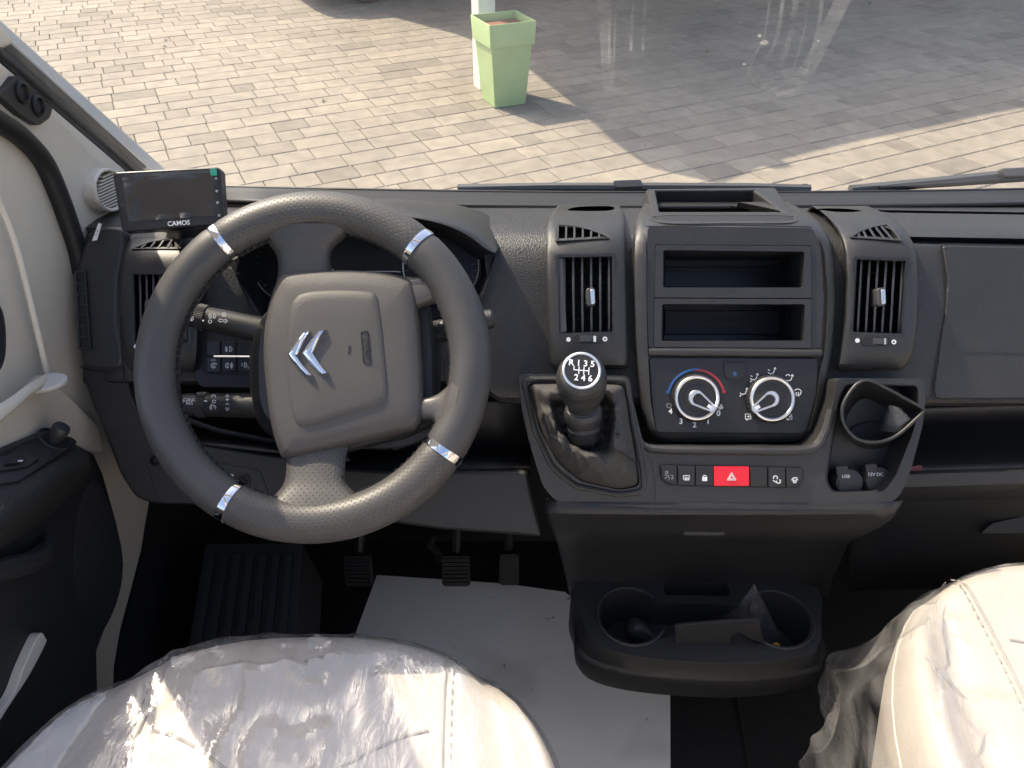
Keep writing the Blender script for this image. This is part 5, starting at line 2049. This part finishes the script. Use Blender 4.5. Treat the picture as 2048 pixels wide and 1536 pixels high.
def left_side():
    wall = [(-130, 20), (0, 122), (130, 235), (250, 338), (262, 400), (246, 470), (170, 505), (160, 560), (235, 735), (262, 820), (290, 900), (310, 980), (300, 1003), (290, 1060), (284, 1100), (262, 1185), (242, 1260), (230, 1330), (226, 1420), (60, 1420), (-150, 930), (-150, 900), (0, 838), (-60, 740), (-137, 601), (-360, 305), (-330, 60)]
    m = MB()
    pxprism(m, wall, -.565, -.035)
    m.build('pillar_trim', 'beige', van, bevel=.004, seg=3)
    # upper run of the pillar, up to the roof, and the rail above the door
    m = MB()
    m.prism([(-.5675, y, z) for y, z in ((.955, 1.68), (.90, 1.76), (.42, 2.42), (.12, 2.42), (.50, 1.86), (.62, 1.68))], Vector((-.055, 0, 0)))
    m.build('pillar_cover', 'beige', van, bevel=.012, seg=3)
    m = MB()
    m.box((-.60, -.1, 2.39), Vector((.035, 0, 0)), Vector((0, .5, 0)), Vector((0, 0, .06)))
    m.build('roof_rail', 'beige', van, bevel=.012)
    # dark kick panel between the strip and the pedals
    m = MB()
    pxprism(m, [(262, 1000), (420, 1000), (400, 1150), (370, 1300), (340, 1420), (200, 1420), (234, 1340), (248, 1262), (269, 1180), (290, 1095)], -.572, -.02)
    m.build('kick_panel', 'rubber', van, smooth=False)
    # door seal
    m = MB()
    m.tube(spl([hx(*q, -.556) for q in ((-60, 205), (0, 245), (45, 276), (86, 322), (115, 384), (137, 445), (155, 500), (164, 545))], 6), .0118, 12)
    m.build('door_seal', 'seal', van)
    # screen-side seals and the painted outer pillar
    p = thing('a_pillar', None, None)
    p.parent = van
    m = MB()
    pxprism(m, [(-120, 20), (0, 122), (250, 338), (262, 348), (300, 345), (276, 330), (0, 88), (-110, -10)], -.570, -.05)
    m.build('inner_seal', 'seal', p, bevel=.003)
    m = MB()
    pxprism(m, [(-110, -10), (0, 90), (276, 331), (290, 338), (296, 334), (0, 66), (-100, -28)], -.5735, -.05)
    m.build('garnish', 'dash_smooth', p, bevel=.002)
    m = MB()
    m.tube([hx(-60, 52, -.567), hx(0, 104, -.567), hx(270, 340, -.567)], .0035, 8)
    m.build('seal_bead', 'seal', p)
    m = MB()
    pxprism(m, [(-100, -28), (0, 66), (292, 334), (306, 345), (340, 345), (326, 330), (180, 198), (0, 34), (-90, -50)], -.577, -.05)
    m.build('outer_panel', 'body_paint', p, bevel=.006, seg=3)
    # bracket with two finger holes
    b = thing('trim_bracket', 'black bracket with two round sockets on the cream pillar trim', 'bracket')
    m = MB()
    ol = rpoly([(34, 150), (106, 216), (100, 236), (78, 252), (40, 228), (-2, 190), (18, 172)], 6)
    pxprism(m, [tuple(q) for q in ol], -.556, -.012)
    br = m.build('plate', 'dark_trim', b, bevel=.002)
    for cx, cy in ((44, 185), (76, 212)):
        m = MB()
        ctr = hx(cx, cy, -.5555)
        m.lathe(ctr, (1, 0, 0), [(.0125, -.002), (.0125, .002), (.0095, .0035), (.0085, .001), (.0080, -.006), (.0003, -.006)], 20)
        m.build('socket', 'seal', b)
    # tweeter grille
    g = thing('speaker_grille', 'cream round ribbed speaker grille in the pillar trim behind the monitor', 'speaker')
    cx, cy = 222, 380
    def E(k, n=40):
        return [(cx + 30 * k * math.cos(2 * math.pi * i / n) + 4 * math.sin(2 * math.pi * i / n), cy + 42 * k * math.sin(2 * math.pi * i / n)) for i in range(n)]
    m = MB()
    m.prism([hx(a, b_, -.548) for a, b_ in E(1.05)], Vector((-.02, 0, 0)), [[hx(a, b_, -.548) for a, b_ in E(.88)]])
    m.build('grille_ring', 'beige_light', g, bevel=.003, seg=3)
    m = MB()
    m.prism([hx(a, b_, -.560) for a, b_ in E(.92)], Vector((-.004, 0, 0)))
    m.build('grille_back', 'dark_trim', g, smooth=False)
    for k in range(13):
        off = lerp(-.92, .92, k / 12)
        half = math.sqrt(max(0, .86 - off * off)) * .95
        y = cy + off * 42
        dx = 30 * half
        a, c = (cx - dx, y + dx * .45), (cx + dx, y - dx * .45)
        m = MB()
        m.prism([hx(q[0], q[1] + s, -.551) for q, s in ((a, -1.5), (c, -1.5), (c, 1.5), (a, 1.5))], Vector((-.008, 0, 0)))
        m.build('rib', 'beige_light', g, smooth=False)


left_side()


def door():
    t = thing('cab_door', 'driver door with cream upper trim and black armrest panel', 'door')
    m = MB()
    pxprism(m, [(-260, 905), (0, 905), (88, 868), (140, 880), (190, 906), (208, 945), (236, 1045), (250, 1128), (238, 1195), (208, 1270), (196, 1302), (199, 1420), (170, 1640), (-260, 1640)], -.540, -.03)
    m.build('door_panel', 'dark_trim', t, bevel=.006, seg=3)
    m = MB()
    m.box((-.566, .02, FLOOR + .33), Vector((.018, 0, 0)), Vector((0, .40, 0)), Vector((0, 0, .36)))
    m.build('door_rear_panel', 'dark_trim', t, bevel=.006)
    # cream sill with the raised ledge at its front corner
    m = MB()
    pxprism(m, [(-200, 905), (0, 838), (97, 748), (140, 790), (200, 850), (210, 905), (150, 905), (88, 866), (0, 903), (-200, 950)], -.552, -.03)
    m.build('sill_trim', 'beige', t, bevel=.005, seg=3)
    m = MB()
    m.grid([[hx(-120, 880, -.56), hx(-120, 850, -.53), hx(-120, 905, -.525)], [hx(0, 828, -.56), hx(0, 800, -.535), hx(0, 862, -.528)], [hx(60, 768, -.56), hx(62, 752, -.535), hx(58, 792, -.528)], [hx(100, 742, -.56), hx(106, 738, -.54), hx(108, 760, -.532)]])
    m.build('sill_cap', 'beige', t, solid=.006, sub=1)
    m = MB()
    lp = spl([(58, 780), (80, 756), (104, 745), (130, 747), (134, 756), (118, 768), (90, 777)], 4, True)
    z = hx(100, 762, -.53).z
    m.prism([hz(q.x, q.y, z) for q in lp], Vector((0, 0, -.006)))
    m.build('ledge', 'white_plastic', t, bevel=.002)
    # window ridge
    m = MB()
    m.tube(spl([hx(-40, 320, -.553), hx(0, 410, -.552), (hx(30, 485, -.551)), hx(62, 610, -.55), hx(92, 735, -.55), hx(97, 748, -.55)], 5), .0035, 8)
    m.build('window_ridge', 'beige_light', t)
    m = MB()
    m.tube(spl([hx(-80, 575, -.565), hx(-24, 615, -.56), hx(-12, 680, -.56), hx(-24, 735, -.56), hx(-80, 760, -.565)], 5), .011, 10)
    m.build('window_seal', 'seal', t)
    # armrest
    outer = [hx(150, 884, -.548), hx(90, 868, -.548), hx(0, 903, -.548), hx(-120, 950, -.548), hx(-300, 1020, -.548)]
    inner = [hx(188, 908, -.507), hx(110, 962, -.503), hx(0, 1046, -.50), hx(-120, 1135, -.50), hx(-300, 1270, -.50)]
    low = [hx(190, 925, -.512), hx(112, 1000, -.51), hx(0, 1090, -.508), hx(-120, 1185, -.508), hx(-300, 1330, -.508)]
    back = [hx(190, 940, -.54), hx(112, 1030, -.54), hx(0, 1120, -.54), hx(-120, 1215, -.54), hx(-300, 1360, -.54)]
    m = MB()
    mid = [lerp(a, b, .5) + Vector((0, 0, .004)) for a, b in zip(outer, inner)]
    nose = [lerp(a, b, .9) + Vector((0, 0, .002)) for a, b in zip(outer, inner)]
    m.grid([outer, mid, nose, inner, low, back])
    m.build('armrest', 'dash', t, sub=1, solid=.004)
    # switch plate, mirror knob, window switch
    def A(px, py, lift=.004):
        r = ray(px, py)
        # on the armrest's upper face
        a, b, c = outer[1], inner[0], inner[2]
        n = (b - a).cross(c - a)
        n.normalize()
        if n.z < 0:
            n = -n
        k = (a - EYE).dot(n) / r.dot(n)
        return EYE + r * k + n * lift, n
    pts = [(-60, 990), (0, 975), (30, 972), (150, 893), (140, 884), (96, 872), (0, 908), (-60, 940)]
    n = A(50, 920)[1]
    m = MB()
    m.prism([A(*q, .007)[0] for q in rpoly(pts, 8)], -n * .004)
    m.build('switch_plate', 'dash_smooth', t, bevel=.0012)
    m = MB()
    c = A(101, 888, .006)[0]
    m.lathe(c, n, [(.019, 0), (.019, .0025), (.017, .003), (.0165, .001)], 28)
    k = m.build('mirror_knob_base', 'knob_black', t)
    m = MB()
    m.lathe(c, n, [(.0085, 0), (.0095, .012), (.0100, .018), (.0085, .0215), (.0003, .0225)], 24)
    m.build('mirror_knob', 'knob_black', t)
    m = MB()
    m.prism([A(*q, .010)[0] for q in rpoly([(-40, 930), (0, 925), (72, 928), (44, 946), (-40, 960)], 5)], -n * .004)
    m.build('window_switch_frame', 'dash_smooth', t, bevel=.002)
    m = MB()
    m.prism([A(*q, .013)[0] for q in rpoly([(8, 930), (42, 929), (32, 943), (-4, 946)], 4)], -n * .004)
    m.build('window_switch', 'panel_black', t, bevel=.001)
    m = MB()
    m.prism([A(*q, .0135)[0] for q in [(24, 939), (34, 938.5), (32, 941), (22, 941.5)]], -n * .0004)
    m.build('switch_mark', 'white_print', t, smooth=False)
    # door pull: flat black patch painted as the cavity's shade, and grip
    m = MB()
    m.prism([hx(q.x, q.y, -.538) for q in spl([(-80, 1085), (0, 1080), (60, 1062), (92, 1066), (100, 1085), (85, 1110), (50, 1125), (0, 1112), (-80, 1130)], 4, True)], Vector((.003, 0, 0)))
    m.build('pull_shade', 'black', t, smooth=False)
    m = MB()
    m.tube(spl([hx(-80, 1170, -.515), hx(0, 1140, -.515), hx(50, 1128, -.516), hx(85, 1108, -.52), hx(98, 1082, -.528)], 5), [.012] * 16 + [.010] * 5, 10)
    m.build('pull_grip', 'dash_smooth', t)
    # speaker mesh area
    m = MB()
    pxprism(m, spl([(165, 1000), (195, 960), (222, 1020), (245, 1110), (238, 1190), (205, 1260), (170, 1240), (150, 1130)], 4, True), -.5385, -.002)
    m.build('speaker_mesh', 'mesh_black', t, smooth=False)
    # pocket edge below
    m = MB()
    m.prism([hx(q.x, q.y, -.528) for q in spl([(80, 1268), (92, 1276), (92, 1288), (60, 1350), (24, 1405), (-20, 1470), (-60, 1500), (-20, 1440), (24, 1395), (50, 1330)], 4, True)], Vector((-.012, 0, 0)))
    m.build('pocket_edge', 'beige_light', t, bevel=.002)


mm_ = mat('mesh_black', (.018, .018, .019), .6, bump=1.0, bscale=380, kind='vor', dist=.002)
door()


# ------------------------------------------------------------------ monitor on the dash
def monitor():
    t = thing('monitor', 'small black reversing monitor with peeling screen film on the dashboard', 'monitor')
    TL, TR, BR, BL = Vector((224, 344)), Vector((440, 333)), Vector((447, 449)), Vector((243, 464))
    D = .93
    def Q(u, v, dd=0):
        p = lerp(lerp(TL, TR, u), lerp(BL, BR, u), v)
        return P(p.x, p.y, D - dd)
    def loop(u0, v0, u1, v1, r, dd=0, n=4):
        return [Q(p.x, p.y, dd) for p in rpoly(box2(u0, v0, u1, v1), r, n)]
    def rl(u0, v0, u1, v1, ru, dd):
        # rounded with equal radii in the plane
        pts = rpoly([(u0 * 1.8, v0), (u1 * 1.8, v0), (u1 * 1.8, v1), (u0 * 1.8, v1)], ru, 4)
        return [Q(p.x / 1.8, p.y, dd) for p in pts]
    m = MB()
    m.prism(rl(0, 0, 1, 1, .09, 0), -NV * .018)
    case = m.build('case', 'monitor_case', t, bevel=.0022, seg=3)
    m = MB()
    m.prism(rl(.015, .02, .985, .98, .08, .0006), -NV * .0015)
    m.build('glass_front', 'monitor_case', t, bevel=.0004)
    m = MB()
    m.prism([Q(u, v, .0011) for u, v in ((.10, .10), (.90, .10), (.905, .83), (.115, .83))], -NV * .001)
    m.build('screen', 'screen', t, smooth=False)
    # wrinkled protective film lifted at its margins
    rows = []
    n = 22
    for j in range(n + 1):
        row = []
        for i in range(n + 1):
            u, v = lerp(.085, .925, i / n), lerp(.05, .84, j / n)
            e = max(abs(i / n - .5), abs(j / n - .5)) * 2
            lift = .0018 + max(0, e - .72) * .016 * (.5 + mnoise.noise(Vector((u * 9, v * 9, 1))))
            row.append(Q(u, v, lift))
        rows.append(row)
    m = MB()
    m.grid(rows)
    m.build('screen_film', 'screen_film', t, angle=80)
    m = MB()
    m.prism([Q(u, v, .0032) for u, v in ((.905, .03), (.965, .03), (.968, .15), (.908, .15))], -NV * .0006)
    m.build('sticker', 'teal', t, smooth=False)
    e1 = (Q(1, .9) - Q(0, .9)).normalized()
    e2 = (Q(.5, 0) - Q(.5, 1))
    e2 = (e2 - e1 * e2.dot(e1)).normalized()
    text('brand_lettering', 'CAMOS', Q(.565, .925, .0012), e1, e2, .0078, 'white_print', t, bold=.0001)
    for v in (.2, .42, .62, .84):
        m = MB()
        c = Q(.955 if v < .8 else .962, v, .0012)
        m.tube([c + (e1 * math.cos(a) + e2 * math.sin(a)) * .0011 for a in [2 * math.pi * i / 10 for i in range(10)]], .0003, 4, closed=True, ref=NV)
        m.build('key_mark', 'white_print', t, smooth=False)
    m = MB()
    pts = [P(335, 462, .935), P(420, 455, .935), P(428, 466, .955), P(330, 474, .955)]
    m.prism(pts, -NV * .02)
    m.build('foot', 'monitor_case', t, bevel=.002)
    m = MB()
    m.tube([P(345, 420, .95), P(350, 445, .99), P(352, 450, 1.03)], [.014, .012, .02], 12)
    m.build('stand', 'monitor_case', t)


monitor()


# ------------------------------------------------------------------ wipers, cowl and screen seal
def wipers():
    w = thing('wiper', 'wiper lying along the foot of the windscreen behind the storage bin', 'wiper', 'windscreen wipers')
    m = MB()
    m.tube([P(915, 377, 1.245), P(1100, 374, 1.25), P(1300, 374, 1.25), P(1500, 375, 1.25), P(1620, 378, 1.245)], .0075, 8)
    m.build('blade', 'wiper', w)
    for x in (935, 1610):
        m = MB()
        m.prism([P(a, b, 1.243) for a, b in ((x - 18, 380), (x - 6, 367), (x + 6, 367), (x + 8, 380))], -NV * .008)
        m.build('blade_cap', 'wiper', w, bevel=.001)
    m = MB()
    m.prism([P(a, b, 1.236) for a, b in rpoly([(1226, 360), (1282, 358), (1288, 374), (1232, 376)], 5)], -NV * .02)
    m.build('adapter', 'wiper', w, bevel=.003)
    w = thing('wiper', 'wiper rising to the right edge of the windscreen above the passenger side', 'wiper', 'windscreen wipers')
    m = MB()
    m.tube([P(1700, 380, 1.245), P(1850, 366, 1.25), P(1980, 353, 1.25), P(2120, 343, 1.25), P(2300, 336, 1.25)], .0085, 8)
    m.build('blade', 'wiper', w)
    m = MB()
    m.tube([P(1760, 377, 1.238), P(1900, 368, 1.24), P(2048, 358, 1.24), P(2300, 348, 1.24)], .0045, 8)
    m.build('rubber_lip', 'seal', w)
    m = MB()
    m.prism([P(a, b, 1.232) for a, b in rpoly([(2002, 336), (2140, 328), (2140, 350), (2010, 354)], 6)], -NV * .02)
    m.build('adapter', 'wiper', w, bevel=.003)
    m = MB()
    m.prism([P(a, b, 1.243) for a, b in ((1695, 381), (1712, 370), (1722, 372), (1722, 383))], -NV * .008)
    m.build('blade_cap', 'wiper', w, bevel=.001)
    # black seal band at the foot of the screen
    m = MB()
    xs = [440 + i * 95 for i in range(22)]
    m.grid([[P(x, y + (x - 1200) * .0035 + .00001 * (x - 1250) ** 2 * -1.5, d) for x in xs] for y, d in ((382, 1.215), (386, 1.203), (392, 1.190), (394, 1.178), (409, 1.128), (412, 1.122))])
    m.build('screen_seal', 'seal', dash, solid=.006)
    m = MB()
    m.tube([P(x, 385 + (x - 1200) * .0035 - .000015 * (x - 1250) ** 2, 1.205) for x in xs], .0022, 8)
    m.build('seal_bead', 'dash_smooth', dash)


wipers()


def smears():
    """Dried wiper streaks and specks of dirt on the windscreen."""
    S = thing('screen_smears', None, None)
    bpy.data.objects.remove(S)
    def streak(pts, w):
        m = MB()
        pts = spl(pts, 6)
        L, R = [], []
        for i, p in enumerate(pts):
            a, b = pts[max(0, i - 1)], pts[min(len(pts) - 1, i + 1)]
            d = (b - a).normalized()
            n = Vector((-d.y, d.x)) * w / 2
            L.append(ws_point(*(p + n)))
            R.append(ws_point(*(p - n)))
        m.grid([L, R])
        o = m.build('streak', 'smear', ws)
    for x in (1218, 1228, 1262, 1286):
        streak([(x + 4, -20), (x, 90), (x - 2, 175 if x < 1240 else 60)], 5)
    streak([(1205, -20), (1212, 100), (1216, 172)], 22)
    for k in range(5):
        o = k * 26
        streak([(1540 + o, -20), (1528 + o, 60), (1505 + o * .9, 110 + o * .5), (1490 + o * .6, 150 + o * .3)], 4 + (k % 3) * 4)
    streak([(1690, -20), (1650, 60), (1620, 120), (1590, 160)], 30)
    for i, (x, y, r) in enumerate(((1527, 77, 8), (1518, 63, 5), (1488, 120, 4), (1636, 73, 3), (1290, 283, 2.5), (1500, 275, 2.5), (1690, 270, 2), (1388, 272, 1.5), (1630, 254, 2), (333, 72, 5), (331, 84, 3.5))):
        m = MB()
        rng = random.Random(i)
        m.fan([m.bm.verts.new(ws_point(x + r * rng.uniform(.6, 1.3) * math.cos(a), y + r * .7 * rng.uniform(.5, 1.3) * math.sin(a))) for a in [2 * math.pi * k / 10 for k in range(10)]])
        m.build('speck', 'label_white', ws, smooth=False)


smears()


# ------------------------------------------------------------------ seats and their plastic covers
def seat_surface(cx, y0, a=.30, b=.385, n=2.6, ztop=CAMH - .755, bol=.02):
    """Point of the cushion: u = angle round the plan outline, s = 0 centre .. 1 rim, then down the side."""
    def f(th, s):
        c, sn = math.cos(th), math.sin(th)
        k = (abs(c) ** n + abs(sn) ** n) ** (-1 / n)
        x, y = a * k * c, b * k * sn
        if s <= 1:
            e = s
            z = -.075 * max(0, (e - .72) / .28) ** 2.2
            xx = x * e
            z += bol * math.exp(-((abs(xx) - a * .74) / .05) ** 2) * (1 if y * e > -.3 else .6)
            z -= .012 * math.exp(-((abs(xx) - a * .55) / .018) ** 2)
            ee = math.sin(min(e, 1) * math.pi / 2) ** .92
            return Vector((cx + x * ee, y0 + y * ee, ztop + z))
        t = s - 1
        return Vector((cx + x * (1 - .10 * t), y0 + y * (1 - .06 * t), ztop - .075 - .16 * t))
    return f


def seat(label, cx, y0, back):
    t = thing('cab_seat', label, 'seat', 'cab seats')
    f = seat_surface(cx, y0)
    m = MB()
    N = 72
    ss = [.02, .12, .22, .32, .42, .5, .56, .62, .68, .74, .8, .86, .91, .95, .98, 1.0, 1.1, 1.4, 1.8, 2.0]
    vs = m.grid([[f(2 * math.pi * i / N, s) for i in range(N)] for s in ss], cv=True)
    m.fan(vs[0])
    m.fan(vs[-1])
    cu = m.build('cushion', 'seat', t, angle=70)
    # sewn seams: bolster line, front cross seam and rim piping, each with its row of stitches
    def seam(fn, name='seam', r=.0016):
        m = MB()
        m.tube([fn(k / 40) for k in range(41)], r, 6)
        m.build(name, 'thread_light', cu)
    lift = Vector((0, 0, .0008))
    for sgn in (-1, 1):
        def fn(s, sgn=sgn):
            th = math.pi / 2 - sgn * lerp(.12, 1.25, s)
            return f(th, lerp(.60, .60, s)) + lift
        def side(s, sgn=sgn):
            y = lerp(-.25, .36, s)
            best = None
            x = sgn * (.165 + .02 * s)
            # find the polar coordinates of (x, y) on the cushion
            th = math.atan2(y, x)
            lo, hi = 0.0, 1.0
            for _ in range(24):
                md = (lo + hi) / 2
                q = f(th, md)
                if math.hypot(q.x - cx, q.y - y0) < math.hypot(x, y):
                    lo = md
                else:
                    hi = md
            return f(th, lo) + lift
        seam(side)
        m = MB()
        for k in range(52):
            p, q = side(k / 52), side((k + .5) / 52)
            m.tube([p + Vector((sgn * .008, 0, .0012)), q + Vector((sgn * .008, 0, .0012))], .0008, 5)
        m.build('stitching', 'thread_light', cu)
    def cross(s):
        x = lerp(-.165, .165, s)
        y = .22 + .02 * math.cos(s * math.pi * 2)
        th = math.atan2(y, x)
        lo, hi = 0.0, 1.0
        for _ in range(24):
            md = (lo + hi) / 2
            q = f(th, md)
            if math.hypot(q.x - cx, q.y - y0) < math.hypot(x, y):
                lo = md
            else:
                hi = md
        return f(th, lo) + lift
    seam(cross)
    m = MB()
    m.tube([f(2 * math.pi * i / 72, .955) + lift for i in range(72)], .0016, 6, closed=True, ref=Vector((0, 0, 1)))
    m.build('piping', 'seat', cu)
    # pedestal and backrest (behind the camera)
    m = MB()
    m.box((cx, y0 - .02, FLOOR + .12), Vector((.20, 0, 0)), Vector((0, .22, 0)), Vector((0, 0, .12)))
    m.build('pedestal', 'dark_trim', t, bevel=.02)
    m = MB()
    rows = []
    for k in range(11):
        s = k / 10
        w = .25 - .04 * s ** 2
        y = y0 - .36 - .16 * s
        z = CAMH - .80 + .68 * s
        th = .07 - .02 * s
        rows.append([Vector((cx + w * math.cos(a) * abs(math.cos(a)) ** -.3 if abs(math.cos(a)) > .01 else cx, y + th * math.sin(a), z)) for a in [2 * math.pi * i / 24 for i in range(24)]])
    vs = m.grid(rows, cv=True)
    m.fan(vs[0])
    m.fan(vs[-1])
    m.build('backrest', 'seat', t, angle=60)
    return f


def cover(label, f, cx, y0, seed, loose, bundles):
    """Loose clear film over the cushion: it follows the cushion, stands off in folds and hangs down in front."""
    m = MB()
    N = 200
    ss = [.05 + .95 * k / 42 for k in range(43)] + [1.0 + .06 * k for k in range(1, 15)]
    rows = []
    off = Vector((seed * 3.7, seed * 1.3, 0))
    for s in ss:
        row = []
        for i in range(N):
            th = 2 * math.pi * i / N
            p = f(th, min(s, 2.0))
            c = Vector((cx, y0, p.z))
            out = (p - c)
            out = out.normalized() if out.length > .01 else Vector((0, 0, 1))
            q = p * 1.0 + off
            big = mnoise.noise(Vector((q.x * 3.2, q.y * 3.2, seed)))
            r1 = 1 - abs(mnoise.noise(Vector((q.x * 7 + big * 2, q.y * 4.5, seed + 3)))) * 2.4
            r2 = 1 - abs(mnoise.noise(Vector((q.x * 15 - big * 3, q.y * 13, seed + 9)))) * 2.6
            r3 = mnoise.noise(Vector((q.x * 40, q.y * 34, seed + 5)))
            cr = .16 + sum(math.exp(-((q.x - off.x - bx - (q.y - off.y - y0) * sl) / bw) ** 2) for bx, sl, bw in bundles)
            h = .004 + .010 * max(0, big + .1) * min(1, .5 + cr) + (.020 * max(0, r1) ** 4 + .010 * max(0, r2) ** 4) * min(cr, 1.1) + .0014 * r3 * min(cr, 1)
            k = max(0, min(1, (s - .85) / .2))
            up = Vector((0, 0, 1)) * (1 - k) + out * k
            hang = max(0, s - 1)
            e = out * (hang * loose * (.5 + .6 * big + .22 * math.sin(th * 9 + seed + big * 4)))
            if s > .9:
                e += out * .010 * max(0, min(1, (s - .9) / .1)) * (1 + big)
            row.append(p + up * h + e)
        rows.append(row)
    vs = m.grid(rows, cv=True)
    m.fan(vs[0])
    o = m.build('seat_cover', 'film', None, angle=30)
    tag(o, label, 'plastic cover', 'plastic seat covers')


f1 = seat('cream leather driver seat behind the steering wheel', -.222, .150, True)
cover('crinkled clear plastic film draped over the driver seat', f1, -.222, .150, 2, .05, [(-.30, .10, .075), (-.20, -.05, .03)])
f2 = seat('cream leather passenger seat in the lower right corner', .690, .255, True)
cover('loose clear plastic film draped over the passenger seat', f2, .690, .255, 6, .12, [(.86, .0, .06), (.42, .10, .06)])
